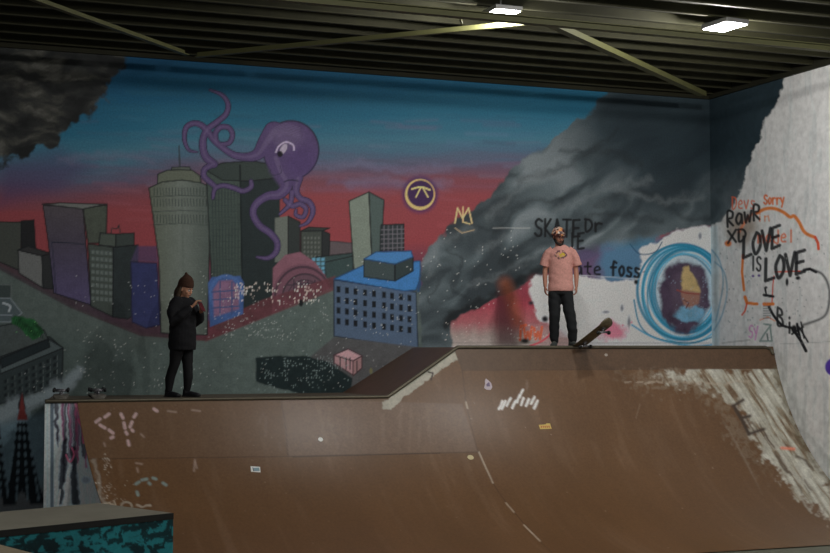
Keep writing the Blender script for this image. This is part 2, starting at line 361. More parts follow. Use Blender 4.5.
    for b in range(5): p.line([(381,230+b*4.6),(404,229+b*4.6)], 1, (96,92,100), a=.85)
    # lower scene, redraw ground edge in front of dome and towers
    p.poly([(262,318),(335,286),(335,395),(150,395),(150,342),(205,341)], (80,93,90), soft=1, tex=.2)
    p.poly([(214,322),(262,300),(335,276),(335,290),(262,319),(205,342)], (96,50,58), a=.8, soft=1.2, tex=.3)
    p.ell(301, 303, 2.2, 3.5, ink)
    # blue arched gate
    p.poly([(208,283),(212,277),(240,276),(244,283),(243,314),(210,327)], (54,84,138), soft=.8, tex=.15)
    p.ell(226, 293, 15.5, 17, (64,96,150), ring=3); p.poly([(213,290),(219,281),(232,280),(239,289),(239,309),(214,317)], (120,88,116), soft=1.5, tex=.25)
    for yv in (290, 298, 306): p.line([(212,yv+2),(240,yv)], 1.3, (54,72,116))
    for xv in (220, 232): p.line([(xv,282),(xv,314)], 1.3, (54,72,116))
    # blue roofed office block
    p.poly([(334,280),(416,292),(418,349),(334,336)], (70,88,112), line=(28,40,56), tex=.1)
    p.poly([(334,279),(364,265),(420,261),(421,276),(416,290),(404,291)], (48,108,166), line=(26,60,100), tex=.1)
    p.poly([(364,259),(395,264),(395,281),(364,277)], (54,66,68), line=ink); p.poly([(395,264),(413,257),(413,271),(395,281)], (42,54,56), line=ink)
    p.poly([(364,259),(376,252),(411,251),(413,257),(395,264)], (56,112,166), line=(26,60,100))
    xs = [338.5,347,355.5,365,374,384,392,401,409.5]
    for a, xv in enumerate(xs):
        for b in range(4):
            yv = 286+a*1.1+b*10.6; p.poly([(xv-1.9,yv),(xv+1.9,yv+.4),(xv+1.9,yv+6.6),(xv-1.9,yv+6.2)], (16,20,26), soft=.6)
    p.poly([(421,262),(421,292),(417,292)], (34,66,104), soft=.6)
    # plaza, dark hedge, pink hut
    p.poly([(310,357),(334,337),(370,341),(440,350),(440,400),(345,400),(330,372)], (74,74,76), soft=1.2, tex=.2)
    p.poly([(392,362),(420,350),(440,350),(440,375),(380,392)], (104,96,84), a=.6, soft=4, warp=4)
    p.poly([(256,358),(272,356),(308,356),(330,363),(352,378),(352,393),(300,394),(256,382)], (20,34,36), soft=.8, tex=.3, warp=1.5)
    p.poly([(334,355),(348,349),(362,356),(353,361)], (178,140,146), line=(60,40,46)); p.poly([(334,355),(353,361),(353,375),(334,363)], (160,124,128), line=(60,40,46)); p.poly([(353,361),(362,356),(362,368),(353,376)], (140,106,108), line=(60,40,46))
    for xv in (340, 346, 350): p.line([(xv,358),(xv,369)], 1.2, (44,40,42))
    p.line([(357,361),(357,372)], 1.2, (44,40,42))
    p.ell(371, 371, 1.5, 3, (120,116,60), a=.6)
    # bottom left: long roof, car like shapes, green dragon, eiffel towers
    p.poly([(-60,420),(-60,360),(0,355),(24,337),(50,337),(63,348),(62,384),(0,404)], (44,54,56), line=ink, tex=.15)
    p.poly([(0,362),(50,340),(63,348),(0,374)], (80,92,94), a=.8, line=ink, soft=.8); p.poly([(0,359),(48,339),(50,347),(2,368)], (28,38,42), line=ink)
    p.poly([(-20,330),(20,322),(44,330),(48,339),(0,357),(-20,360)], (64,72,72), line=ink, tex=.2)
    for a in range(8):
        for b in range(4):
            xv = 4+a*7; yv = 380-a*3.3+b*7; p.poly([(xv,yv),(xv+3.4,yv-1.5),(xv+3.4,yv+2.2),(xv,yv+3.4)], (24,32,36), soft=.6); p.line([(xv+4,yv-1),(xv+4,yv+3)], .8, (98,110,110), a=.7)
    p.poly([(-20,284),(11,285),(11,299),(-20,299)], (50,60,60), line=(84,92,92)); p.poly([(-20,299),(10,298),(22,313),(10,322),(-20,322)], (70,82,86), line=(112,122,128))
    p.line([(3,303),(10,306),(9,311)], 2, (150,158,164), crv=True); p.line([(-10,315),(12,315)], 1.3, (110,120,128))
    p.poly([(11,318),(17,315),(24,317),(33,319),(40,325),(45,331),(38,338),(33,340),(26,334),(20,328),(12,323)], (22,74,38), soft=1, tex=.8, warp=3)
    for k in range(12): p.line([(14+k*2.5,318+k*1.4),(16+k*2.5,326+k*1.2)], .9, (10,48,22), a=.8)
    p.specks(12,316,46,340,.1,(90,170,90))
    p.poly([(-60,440),(-60,405),(0,405),(40,392),(62,378),(75,366),(82,372),(76,385),(55,398),(30,412),(0,440)], (118,130,136), a=.9, soft=4, warp=7)
    p.poly([(-60,560),(-60,428),(0,424),(60,408),(110,412),(110,560)], (96,120,132), a=.9, soft=6, tex=.2)
    p.poly([(-60,560),(-60,490),(60,488),(60,560)], (96,92,92), a=.7, soft=8)
    for (ax, ay, bw) in ((22,394,24),(-3,424,22)):
        p.poly([(ax-2,ay),(ax+2,ay),(ax+7,ay+40),(ax+bw*.55,ay+75),(ax+bw,505),(ax+bw*.4,505),(ax,490),(ax-bw*.4,505),(ax-bw*.8,505),(ax-bw*.45,ay+75),(ax-6,ay+40)], (24,30,36), soft=.8, warp=1.5)
        for k in range(12):
            t = k/11; hw = 5+t*bw*.85; yv = ay+18+k*8.5
            if yv < 500:
                for q in np.linspace(-.7, .7, 4): p.ell(ax+q*hw, yv, 1.5, 2.9, (104,128,140), a=.8)
    p.poly([(19,410),(22,393),(25,410),(28,420),(17,420)], (104,40,38), soft=1.2)
    # soot cloud, upper left
    def soot(x, y):
        n = fbm(x/26, y/9+fbm(x/40, y/40, 8)*3, 21, 5); t = np.clip((n-.3)*2.3, 0, 1)
        return lerpcol([(0,(20,22,23)),(.45,(34,36,36)),(.8,(56,56,52)),(1,(74,74,70))], t)
    p.poly([(-80,20),(124,46),(121,66),(104,84),(103,100),(88,112),(80,124),(62,131),(54,144),(30,150),(22,160),(-10,168),(-80,180)], soot, soft=2.5, warp=12, wsc=13)
    for q in ([(40,60),(70,55),(60,75)],[(5,95),(40,80),(72,98)],[(10,130),(35,118),(55,128)]): p.line(q, 6, (10,12,14), a=.6, soft=4, crv=True, warp=6)
    # great smoke plume
    p.poly([(418,352),(419,300),(424,262),(438,236),(462,214),(486,200),(500,182),(522,160),(540,150),(556,136),(580,122),(600,104),(618,88),(760,88),(760,226),(716,226),(690,228),(672,232),(648,250),(610,250),(580,260),(548,272),(520,286),(480,306),(452,322),(452,352)], smoke_col, soft=2, warp=9, wsc=16)
    p.line([(446,326),(458,314),(482,303),(520,282),(550,268),(585,254)], 9, (16,18,20), a=.8, soft=4, crv=True, warp=5)
    for q, w in (([(452,318),(478,306),(520,284),(548,270),(590,252)],7),([(448,250),(462,262),(452,290),(470,300)],3),([(470,225),(500,228),(520,205),(560,200)],4),([(520,180),(560,170),(600,150),(640,165)],6),([(500,262),(530,240),(570,232),(600,215),(660,220)],5),([(560,150),(590,150),(620,128)],4),([(430,300),(438,280),(450,270)],3),([(600,205),(640,190),(680,215),(715,218)],6)):
        p.line(q, w, (26,32,36), a=.5, soft=w*.8, crv=True, warp=5)
    for q, w in (([(430,275),(440,245),(470,228)],5),([(490,215),(520,190),(560,160)],5),([(480,250),(520,230),(560,210),(600,190),(650,180)],5),([(470,285),(510,270),(545,250)],4),([(620,190),(660,200),(700,196)],5)):
        p.line(q, w, (112,120,124), a=.32, soft=w, crv=True, warp=6)
    # under the plume: fire glow, white patch, blues
    low = [(451,352),(452,322),(480,307),(520,287),(548,273),(580,262),(604,252),(646,247),(672,231),(716,224),(760,224),(760,352)]
    p.poly(low, lambda x, y: lerpcol([(240,(96,52,72)),(268,(122,54,70)),(305,(150,58,72)),(322,(150,84,90)),(336,(150,134,130)),(346,(160,150,146))], y+5*(fbm(x/6, y/30, 12)-.5)), soft=1.5, warp=3, tex=.15)
    p.poly([(496,345),(494,310),(500,290),(515,295),(516,345)], (88,50,58), a=.65, soft=6); p.line([(505,284),(512,300),(518,322)], 11, (160,84,50), a=.55, soft=7); p.line([(535,282),(540,300)], 10, (160,70,76), a=.5, soft=6)  # first patch is a shadow painted on the wall, then orange and red streaks
    p.poly([(560,285),(560,252),(604,246),(640,250),(642,286)], (82,72,104), a=.9, soft=6, warp=4)
    p.poly([(598,266),(604,246),(640,240),(676,236),(690,262),(650,284),(604,282)], (62,112,142), a=.8, soft=7, warp=4)
    p.poly([(640,248),(655,243),(672,232),(690,228),(718,225),(760,225),(760,352),(592,352),(560,335),(542,322),(531,305),(529,288),(538,276),(560,274),(590,276),(615,280),(635,278),(640,262)], (180,182,186), soft=1.5, warp=5, tex=.08)
    p.poly([(540,352),(530,325),(560,330),(585,350)], (156,120,122), a=.6, soft=4)
    p.ell(612, 331, 14, 8, (226,92,118), a=.9, soft=4, warp=6); p.specks(595,318,635,342,.25,(226,92,118),cell=3)
    text(p, 'WW', 524, 327, 18, 12, 2.6, (206,84,50)); p.line([(520,340),(521,326),(526,325)], 2.4, (206,84,50)); p.line([(550,318),(551,332),(542,341),(530,346)], 2, (196,70,84), crv=True)
    p.ell(531, 303, 2.5, 2, (40,36,44), soft=1.5); p.ell(545, 319, 3, 3, (22,22,26), soft=1.5); p.ell(525, 341, 4, 2.5, (26,24,26), soft=1.5)
    for q in ((622,308,1.4,3),(606,312,3,1.2),(629,322,1.5,5),(700,236,1.5,3),(645,272,2,1)): p.ell(*q, (70,76,90), soft=1, a=.8)
    # blue swirl with face
    p.ell(687, 296, 34, 42, (96,150,176), a=.45, soft=8)
    for k in range(15):
        r = RNG.uniform(-1, 1, 5); p.ell(684+r[0]*3.5, 292+r[1]*4.5, 31+(k % 8)*2.0+r[2], 39+(k % 8)*1.4+r[3]*2, (10,108,140) if k % 3 else (58,150,182), ring=RNG.uniform(1, 2.2), rot=r[4]*.28, a=.85, soft=.8)
    p.line([(634,300),(640,325),(656,338),(690,343),(715,336)], 1.6, (10,108,140), crv=True, a=.9); p.line([(632,325),(655,338),(690,346),(718,344)], 1.8, (40,130,164), crv=True, a=.9); p.line([(630,244),(640,254),(655,252),(662,242)], 1, (30,70,96), crv=True)
    p.ell(684, 297, 25, 36, (62,50,68), soft=2.5, warp=5, tex=.4, rot=.05); p.ell(688, 294, 17, 26, (96,82,96), a=.3, soft=4, warp=4)
    p.ell(690, 314, 15, 9, (88,140,168), a=.9, soft=2, warp=5, tex=.3)
    p.ell(690, 296, 9, 13, (128,92,80), soft=1.5, warp=3); p.poly([(682,268),(688,266),(697,282),(699,292),(684,290),(680,280)], (160,138,92), soft=1.5, warp=3, tex=.2)
    p.line([(677,290),(686,293),(699,294)], 1.4, (120,54,50), crv=True); p.line([(684,300),(689,303),(686,308)], 1.2, (88,54,56)); p.specks(665,270,712,328,.35,(120,140,160),cell=2,a=.6)
    # octopus
    oc, dk, hi = (74,58,98), (38,34,56), (114,100,132)
    T = [([(210,90),(222,95),(228,104),(226,114),(217,122),(208,129),(203.6,137),(203,148),(206,157),(214,164)], [1.2,3,4,4.6,5,5.4,6,6.5,7,7]),
         ([(197,152),(189,150),(184.5,140),(186,128),(193,123.5),(201,125),(208,132),(214,140),(223,148),(234,155),(247,157),(258,154),(266,143),(274,132)], [1,2.4,3.4,4.4,4.8,5.2,5.6,5.6,5.4,6,7.5,11,16,20]),
         ([(216,141),(215.5,133),(221,127),(229,128),(232.5,135),(229,143),(221,144)], [4.5,4.6,4.6,4.4,4.2,4,3]),
         ([(212,165),(205,169),(204,176),(210,182),(216,187)], [5,5,5,4.6,4]), ([(213,198),(215,189),(223,185.5),(234,188),(243,191),(251,187),(251,181)], [2.5,3.6,4,4.2,4.2,4,3]),
         ([(276,158),(281,172),(287,184),(280,194),(268,196),(257,203),(253,213),(259,225),(270,233),(277,242),(276,252),(268,258),(257,257)], [14,14,11,9,7.5,6.6,6,6,6,5.4,5,3.8,1.6]),
         ([(298,178),(296,190),(300,198),(309,202),(313,211),(308,222),(300,226)], [9,6,5,5,4.4,3,1.4]), ([(285,200),(292,206),(300,204),(306,209),(303,217),(296,215),(296,210)], [3.6,4.4,4.2,4,3.4,3,2]), ([(280,214),(290,204),(292,192)], [2,4,4])]
    for q, w in T: p.line(q, [v+1.6 for v in w], dk, crv=True)
    p.ell(291, 150, 28.5, 30, dk)
    for q, w in T: p.line(q, w, oc, crv=True, tex=.15)
    p.ell(291, 150, 27, 28.5, oc, tex=.2); p.ell(286, 138, 17, 13, hi, a=.3, soft=8); p.poly([(266,158),(272,142),(290,165),(294,184),(280,186),(270,172)], oc, soft=3)
    p.ell(300, 160, 14, 15, (70,50,100), a=.45, soft=8)
    for q, w in T: p.line(q, [v*.3 for v in w], hi, crv=True, a=.28, soft=1.2)
    for k in range(7): p.line([(274+k*.6,128+k*1.6),(286,124+k*1.6),(300,128+k*1.8)], .7, hi, a=.35, crv=True)
    p.line([(276,152),(279,146),(286,142),(293,145),(294,150)], 1.6, (170,156,186), crv=True); p.ell(283.5,149,2.9,5.6,(160,148,168),rot=.5); p.ell(280,154,2.8,3,(20,16,26)); p.line([(284,182),(290,180),(298,181)], 1.2, dk, crv=True)
    p.line([(270,170),(272,175),(281,173),(280,166)], 1, dk, crv=True, a=.6)
    # ringed ball
    p.ell(420, 194.5, 18, 18.5, (60,36,84), a=.8, soft=3); p.ell(420, 194.5, 15, 15.5, (206,162,100)); p.ell(420.6, 193.6, 13.2, 13.2, (56,32,72)); p.line([(412,189),(421,187),(430,190)], 1.6, (222,180,112), crv=True); p.line([(421,187),(416,197)], 1.3, (222,180,112)); p.line([(423,188),(428,197)], 1.3, (222,180,112))
    # tags
    text(p, 'M', 455, 208, 17, 15, 1.5, (206,172,120)); p.line([(463,207),(463,222),(470,224)], 1.2, (206,172,120)); p.line([(455,228),(462,233),(474,230)], 1, (160,140,110))
    bk = (16,17,20)
    text(p, 'SKATE', 535, 219, 45, 17, 2.5, bk, slope=.02); text(p, 'Dr', 585, 219, 17, 12, 2.4, bk, slope=.05); text(p, 'IE', 569, 233, 15, 16, 2.3, bk)
    text(p, 'Skate', 556, 262, 45, 12, 2.0, bk, slope=.02); text(p, 'foss', 611, 261, 29, 14, 2.6, bk, slope=.09); p.ell(636,282,2,2.4,bk,soft=1)
    p.line([(560,274),(640,279)], .8, (200,205,210), a=.4)
    # chips and scuffs
    wc = (186,188,186)
    p.specks(60,268,420,398,.02,wc,k=1,a=.6); p.specks(222,278,325,308,.5,(226,206,196),k=2,cell=1.7,ys=2,a=1); p.specks(215,300,330,345,.2,wc,k=3,a=.6); p.specks(256,352,352,396,.35,(130,148,148),k=4,a=.7,ys=1.5)
    p.specks(420,225,600,330,.02,wc,k=5); p.specks(80,330,200,396,.05,wc,k=6); p.specks(0,355,120,400,.03,wc,k=7); p.specks(335,250,450,345,.02,wc,k=8); p.specks(440,320,560,346,.06,(200,190,186),k=11)
    p.line([(120,54),(200,60),(330,68),(470,79)], 1.1, (120,138,144), a=.75, soft=.6)
    p.line([(466,80),(560,88),(705,98)], 1.0, (92,92,84), a=.7, soft=.6)
    p.line([(452,343),(716,343)], 1.2, (90,84,80), a=.4, soft=1); p.line([(493,228),(530,228)], 1, wc, a=.35)
    L = p.c@np.array([.25,.6,.15]); p.c = L[:, None]*.08+p.c*.92
    return np.clip(p.c, 0, 1)
def paint_right(P):
    p = Paint(P, (180, 182, 182)); x, y = p.x, p.y
    n = fbm(x/9, y/14, 71, 4); p.c *= (.94+.12*n)[:, None]
    p.put(np.arange(p.n), .35*smooth(.55, .75, fbm(x/5, y/40, 72)), (138,140,142))
    p.poly([(690,60),(784,76),(783,88),(771,112),(764,122),(757,146),(752,157),(744,176),(738,196),(731,207),(724,216),(716,226),(690,228)], smoke_col, soft=1.2, warp=4, wsc=7)
    p.poly([(700,346),(700,226),(717,226),(719,262),(719,346)], (120,158,172), a=.35, soft=2)
    p.ell(742, 226, 16, 14, (112,92,72), a=.7, soft=8, warp=5); p.ell(741, 240, 9, 9, (112,92,78), a=.4, soft=6)
    o = (216,104,50); bk = (18,19,22)
    for q in ([(715,262),(724,272),(727,292),(722,315),(714,330)],[(712,250),(720,262),(723,285),(716,320)]): p.line(q, 1.5, (10,108,140), crv=True, a=.6, soft=.9)
    p.line([(757,213),(765,209),(774,208.5),(783,212),(790,217),(794,216),(799,222),(803,230),(807,234),(814,237)], 3.4, o, crv=True, soft=.8); p.line([(815,237),(818,243),(818.5,249)], 2.8, (206,70,44)); p.line([(752,214),(745,222),(739,232)], 2.4, o, a=.7, soft=1.2, crv=True)
    p.line([(743,255),(742,272),(744,290)], 2.6, o); p.ell(728,243.5,3.4,3,o,soft=1)
    p.line([(745,297),(747,303),(757,304)], 3.2, o); p.line([(764,304),(773,304)], 3.4, o); p.line([(772,302),(773,284),(774,276)], 1.2, (210,70,50)); p.line([(747,303),(745,311),(742,315)], 1.6, (200,70,40)); p.line([(760,320),(768,317),(775,321)], 1.2, o, a=.8); p.line([(775,272),(800,271)], 1.4, (206,70,44))
    text(p, 'Devs', 732, 197, 23, 12, 1.4, (198,90,60), slope=-.02, a=.9); text(p, 'Sorry', 764, 195, 20, 9, 1.8, (222,92,44), slope=.02); text(p, 'in', 757, 213, 13, 8, 1.5, o, a=.7); text(p, 'model', 758, 231, 36, 12, 1.8, (214,100,66), slope=-.03, a=.9)
    text(p, 'RawR', 727, 212, 33, 15, 2.5, bk, slope=-.24); text(p, 'XD', 728, 231, 18, 12, 2.5, bk, slope=-.15)
    text(p, 'LOVE', 743, 237, 37, 21, 3.3, bk, slope=-.32, gap=.12); text(p, 'IS', 751, 256, 10, 14, 2.1, bk, slope=.1)
    text(p, 'LOVE', 765, 259, 40, 22, 3.5, bk, slope=-.22, gap=.1)
    for q in ((753,276),(759,275.5),(766,287.5)): p.ell(*q, 1.4, 1.2, (80,60,120) if q[0] < 762 else bk)
    p.line([(804,270),(810,269),(816,272)], 3, bk); p.line([(813,270),(822,274),(828,284),(829.5,297),(827,312),(820,319),(803,325)], 2.2, (34,35,38), crv=True, soft=1.4, a=.9); p.ell(798,278,2.4,2,bk); p.ell(787,282,1.5,4,bk)
    p.line([(764,295),(773,296.5)], 3, bk); p.line([(765,288),(766,293)], 2, bk)
    p.line([(769,307),(774,316),(782,325),(792,328)], 2.8, bk, crv=True); text(p, 'Bi', 777, 307, 16, 17, 2.4, bk, slope=.7); p.line([(793,329),(801,341),(806,351)], 3.2, bk); p.line([(797,324),(800,338)], 2.6, bk); p.line([(799,327),(808,342)], 1.8, (30,31,34)); p.line([(792,334),(803,327)], 2.2, bk); p.line([(801,322),(804,338)], 1.6, bk); p.ell(794,329,3,4,bk,soft=1)
    for k in range(6): p.line([(763.5,306+k*2.4),(770.5,306+k*2.4)], 1.2, (70,74,78), a=.8)
    p.line([(764,324),(771,325),(765,333),(760,341),(772,341),(770,326)], 1.7, (92,112,110), crv=False, a=.9); p.line([(767,334),(768,340)], 1.5, (80,96,96))
    text(p, 'Sy', 749, 326, 9, 12, 1.6, (170,110,160), slope=-.3, a=.8)
    p.line([(722,343),(750,340)], 1, (90,90,88), a=.6); p.line([(715,226),(716,345)], 3, (96,104,104), a=.45, soft=2)
    p.line([(780,344),(805,343),(840,341)], .8, (120,122,124), a=.5)
    p.ell(834, 367, 9, 9, (70,48,140), soft=1)
    p.line([(778,352),(784,378),(800,420),(822,455),(850,490)], 5, (116,118,116), a=.4, soft=4, warp=6)
    p.specks(716,225,830,345,.05,(110,114,116),k=21,cell=2.2); p.specks(720,255,760,340,.12,(120,130,132),k=22,cell=2.4)
    return np.clip(p.c, 0, 1)
# ================================================================== riding surface scuffs and paint
def paint_ramp(P):
    p = Paint(P, (92, 66, 43)); x, y = p.x, p.y; X, Z = P[:, 0], P[:, 2]
    n = fbm(X*2.2, Z*2.2+X, 41, 4); n2 = fbm(X*9, Z*2, 42, 4)
    p.c *= (.86+.28*n)[:, None]
    p.put(np.arange(p.n), .35*smooth(.5, .8, n2)*smooth(0, 1, n), (120,96,76))
    i = np.arange(p.n)
    # paler replaced sheets
    p.poly([(280,398),(462,404),(478,452),(288,457)], (104,84,70), a=.75, soft=1, tex=.12)
    p.poly([(78,398),(282,398),(288,456),(84,460)], (96,74,56), a=.45, soft=2)
    p.poly([(452,345),(790,345),(792,369),(462,370)], (80,60,44), a=.8, soft=.8, tex=.1)
    dk = (46,32,24)
    p.line([(84,459),(286,456.5),(480,452)], .9, dk, a=.55); p.line([(293,457),(440,453)], 1.1, dk, a=.7); p.line([(281,398),(286,430),(288,457)], .9, dk, a=.5)
    p.line([(462,370),(660,369)], .9, dk, a=.6); p.line([(660,369),(778,369)], 1.0, (150,142,126), a=.7)
    p.line([(457,350),(462,370),(466.5,404),(474,437),(479,453),(493,483),(510,507),(538,539),(560,560)], .9, dk, a=.5, crv=True)
    p.line([(479,452),(486,468),(493,483)], 1.5, (170,156,138), a=.7); p.line([(506,503),(514,512)], 1.4, (170,156,138), a=.55); p.line([(524,525),(540,541)], 1.4, (170,156,138), a=.7); p.line([(466,402),(467.5,408)], 1.6, (180,166,148), a=.6)
    # worn white paint along the incline and right edge
    w = (150,146,133)
    p.poly([(383,409),(382,403),(389,398),(456,347),(463,350),(462,358),(452,363),(440,371),(402,399),(391,410)], w, soft=.7, warp=1.8, wsc=4, tex=.15)
    p.line([(428,372),(433,373),(431,380)], 1.6, dk)
    streak = lambda x, y: lerpcol([(0,(96,76,58)),(.28,(128,116,98)),(.5,w),(1,(178,176,166))], np.clip((fbm((.55*x+.83*y)/26, (.83*x-.55*y)/3.0, 141, 4)-.2)*2.0+.12*smooth(440, 480, y), 0, 1))
    p.poly([(650,376),(670,373),(700,369),(778,369),(783,385),(792,414),(806,446),(840,500),(860,530),(838,524),(806,502),(776,470),(762,455),(748,420),(728,398),(700,386),(672,384)], streak, soft=4, warp=13, wsc=6, tex=.2)
    p.poly([(452,345),(790,345),(792,369),(462,370)], (80,60,44), soft=.7, tex=.15)
    p.poly([(620,380),(660,374),(700,380),(720,392),(740,425),(750,450),(770,475),(740,448),(722,412),(700,392),(660,386)], (124,112,96), a=.45, soft=6, warp=18, wsc=4)
    for k in range(26):
        t = k/25; ax = 735+t*70+RNG.uniform(-5, 5); ay = 400+t*90+RNG.uniform(-8, 8); L = RNG.uniform(8, 26)
        p.line([(ax, ay), (ax+L*.55, ay+L*.8)], RNG.uniform(.8, 2.6), (70,56,46) if k % 2 else (156,152,142), a=.6, soft=.9, warp=2)
    for k in range(7): p.line([(722+k*4,418+k*7),(738+k*4,446+k*8)], 1, (124,112,98), a=.22, soft=1.5)
    p.line([(776,369),(781,388),(790,414),(805,447),(828,482),(850,512)], 5, (92,84,66), a=.6, soft=2.5, crv=True, warp=3)
    d2 = (58,46,38)
    p.line([(733,406),(743,400)], 3, d2, soft=1.4); p.line([(735,408),(742,420),(749,434)], 3.4, d2, soft=1.4); p.line([(742,418),(750,416)], 3, d2, soft=1.4); p.line([(749,434),(764,429)], 2.8, d2, soft=1.4)
    p.line([(782,448),(794,449)], 2.6, (206,120,96), soft=1.6); p.line([(796,456),(806,462),(812,470)], 3, (80,70,60), a=.8, soft=1.4, warp=3)
    for (ax, ay) in ((502,406),(507,403),(513,405),(517,399),(520,394),(521,402),(526,403),(531,401),(534,405),(499,406)): p.line([(ax, ay+3), (ax+3, ay-4)], 2.6, (206,200,196), soft=.8, warp=1.5)
    p.ell(527,385,1.5,5,(120,100,86),a=.5)
    for k in range(16): q = 626+k*8+RNG.uniform(-3,3); p.line([(q, 383+RNG.uniform(-2,2)), (q+6, 382)], 1.8, (160,146,130), a=.5, warp=2)
    # pale spray marks at the lower left
    pk = (176,150,148)
    for (a, b) in (((105,417),(109,414)),((96,422),(100,419)),((100,425),(105,428)),((109,430),(113,433)),((111,438),(113,437)),((121,414),(123,418)),((124,423),(125,428)),((130,427),(132,422)),((134,417),(136,414)),((126,432),(127,434)),((128,441),(129,445)),((132,430),(133,431)),((154,409),(157,411))):
        p.line([a, b], 3.2, pk, soft=.8)
    for (a, b) in (((104,443),(105,446)),((136,463),(142,464)),((137,468),(138,472)),((141,434),(144,437)),((168,411),(176,412)),((192,410),(200,411)),((195,462),(197,468)),((195,460),(194,471))): p.line([a, b], 1.8, (150,130,118), a=.7, soft=.9)
    gy = (120,136,132)
    for (a, b) in (((136,484),(139,482)),((142,480),(147,479)),((153,478),(156,479)),((163,483),(166,485)),((137,492),(138,495)),((149,483),(150,484))): p.line([a, b], 3, gy, soft=.9, a=.85)
    p.line([(121,508),(122,504),(126,502),(131,504),(132,509)], 2, (140,130,116), crv=True); p.line([(136,506),(143,507),(150,506)], 2.4, (170,160,146), a=.6, warp=3); p.line([(101,505),(108,503),(114,506),(113,500)], 1.8, (180,170,152), a=.6, warp=2)
    p.specks(90,452,114,508,.7,(176,168,156),k=31,cell=2.2); p.specks(98,470,135,512,.12,(150,140,126),k=32,cell=2); p.line([(94,460),(98,480),(104,505)], 3, (150,144,134), a=.55, soft=1.6, warp=4)
    p.specks(80,398,470,560,.002,(140,122,104),k=33,a=.5); p.specks(460,370,760,560,.0012,(160,144,128),k=34,a=.6); p.specks(85,398,460,420,.03,(124,106,94),k=35,a=.5)
    # coping rub
    p.line([(80,402),(388,399)], 1.6, (70,54,42), a=.6, soft=1)
    for k in range(22): q = RNG.uniform(250, 460); p.line([(q, RNG.uniform(405,450)), (q+RNG.uniform(-8,8), RNG.uniform(405,450))], RNG.uniform(1,3), (128,108,96), a=.2, soft=2)
    p.line([(640,404),(636,418)], .8, (140,120,104), a=.4)
    return np.clip(p.c, 0, 1)
def paint_side(P):     # graffiti on the left end panels
    p = Paint(P, (166,178,188)); x, y = p.x, p.y
    p.c *= (.8+.4*fbm(x/3, y/22, 81))[:, None]
    p.line([(52,400),(52,510)], 3.4, (40,58,72), a=.8); p.line([(47.5,400),(47.5,510)], 1.6, (150,164,174), a=.7)
    for k in range(16):
        xv = 56+k*2.2+RNG.uniform(-1,1); y1 = RNG.uniform(425,470); p.line([(xv, 402), (xv+RNG.uniform(-1,2), y1)], RNG.uniform(1.5,3.5), [(26,20,32),(40,28,44),(150,74,108),(92,60,86)][k % 4], a=.85, soft=1, warp=3)
    for (a, b, wd) in (((64,440),(60,503),5),((73,450),(76,503),6),((66,455),(64,480),4)): p.line([a, b], wd, (22,22,32), a=.9, soft=1.2, warp=3)
    p.line([(66,455),(70,462),(74,455),(72,448)], 1.6, (190,90,120), crv=True); p.line([(79,420),(83,428),(84,442)], 3.4, (184,84,112), crv=True, soft=1.2); p.line([(76,404),(80,415)], 3, (176,110,130), soft=1.2)
    p.line([(60,490),(58,505)], 2, (178,188,196)); p.line([(69,480),(68,500)], 3, (186,192,200), soft=1.4); p.ell(86,480,4,3,(90,100,110),a=.6,soft=2)
    return np.clip(p.c, 0, 1)
def paint_teal(P):
    p = Paint(P, (18,70,76)); u = P[:, 0]*.9+P[:, 1]*.4; v = P[:, 2]
    n = fbm(u*16+4*fbm(u*7, v*7, 3), v*20, 55, 4); t = smooth(.42, .56, n)
    p.c = lerpcol([(0,(6,22,26)),(.5,(18,72,78)),(1,(40,132,140))], t*.7+.3*fbm(u*3, v*3, 9))
    return np.clip(p.c, 0, 1)
RAMP_G = 1.6; TEAL_G = 1.5; LPOW = (180, 210, 240, 480, 175); AMB = .06; EXPO = -0.42
# ================================================================== SETTING
G_WALL = 2.0
def axis(*segs):
    out = []
    for a, b, st in segs: out += list(np.arange(a, b-1e-6, st))
    return np.array(out+[segs[-1][1]])
ax = axis((-3, 1.4, .06), (1.4, XR, .0145)); az = axis((0, .9, .05), (.9, ZC, .0145))
gx, gz = np.meshgrid(ax, az); P = np.stack([gx.ravel(), np.full(gx.size, YW), gz.ravel()], -1)
wallm = paint_mat('mural_paint_on_blockwork', .62, .25, blocks=(PI/2,0,0))
slab = lambda lo, hi: (np.array([(x, y, z) for x in (lo[0], hi[0]) for y in (lo[1], hi[1]) for z in (lo[2], hi[2])]), [(0,1,3,2),(4,6,7,5),(0,4,5,1),(2,3,7,6),(0,2,6,4),(1,5,7,3)])
rear = link('wall_back', grid_mesh('wall_back', P, len(ax), len(az), paint_rear(P)*G_WALL, slab((-3,YW+.005,0),(XR,YW+.2,ZC+.25))), wallm); tag(rear, kind='structure')
ay = axis((11, 16, .05), (16, YW, .016)); gy, gz = np.meshgrid(ay, az); P = np.stack([np.full(gy.size, XR), gy.ravel(), gz.ravel()], -1)
cr = paint_right(P)*G_WALL
rw = link('wall_right', grid_mesh('wall_right', P, len(ay), len(az), cr, slab((XR+.005,11,0),(XR+.2,YW+.2,ZC+.25))), paint_mat('painted_blockwork', .6, .25, blocks=(PI/2,0,PI/2), bump=.3, nscale=12)); tag(rw, kind='structure')
bm = bmesh.new(); box(bm, (-3, 4, -.1), (XR+.2, YW+.2, 0)); tag(obj('floor', bm, mat('concrete_floor', (104,106,92), .55, noise=.1, nscale=3, bump=.1)), kind='structure')
wood = mat('dark_ceiling_boards', (34,33,18), .85, noise=.2, nscale=4); joistm = mat('ceiling_joist_timber', (44,43,24), .8, noise=.18, nscale=5)
bm = bmesh.new(); box(bm, (-3, 9, 6.46), (XR+.2, YW+.2, 6.54)); ceil = tag(obj('ceiling', bm, wood), kind='structure')
for k in range(19):
    bm = bmesh.new(); y = YW-.16-k*.5; box(bm, (-3, y-.024, 6.345), (XR, y+.024, 6.46)); obj('joist', bm, joistm, ceil)
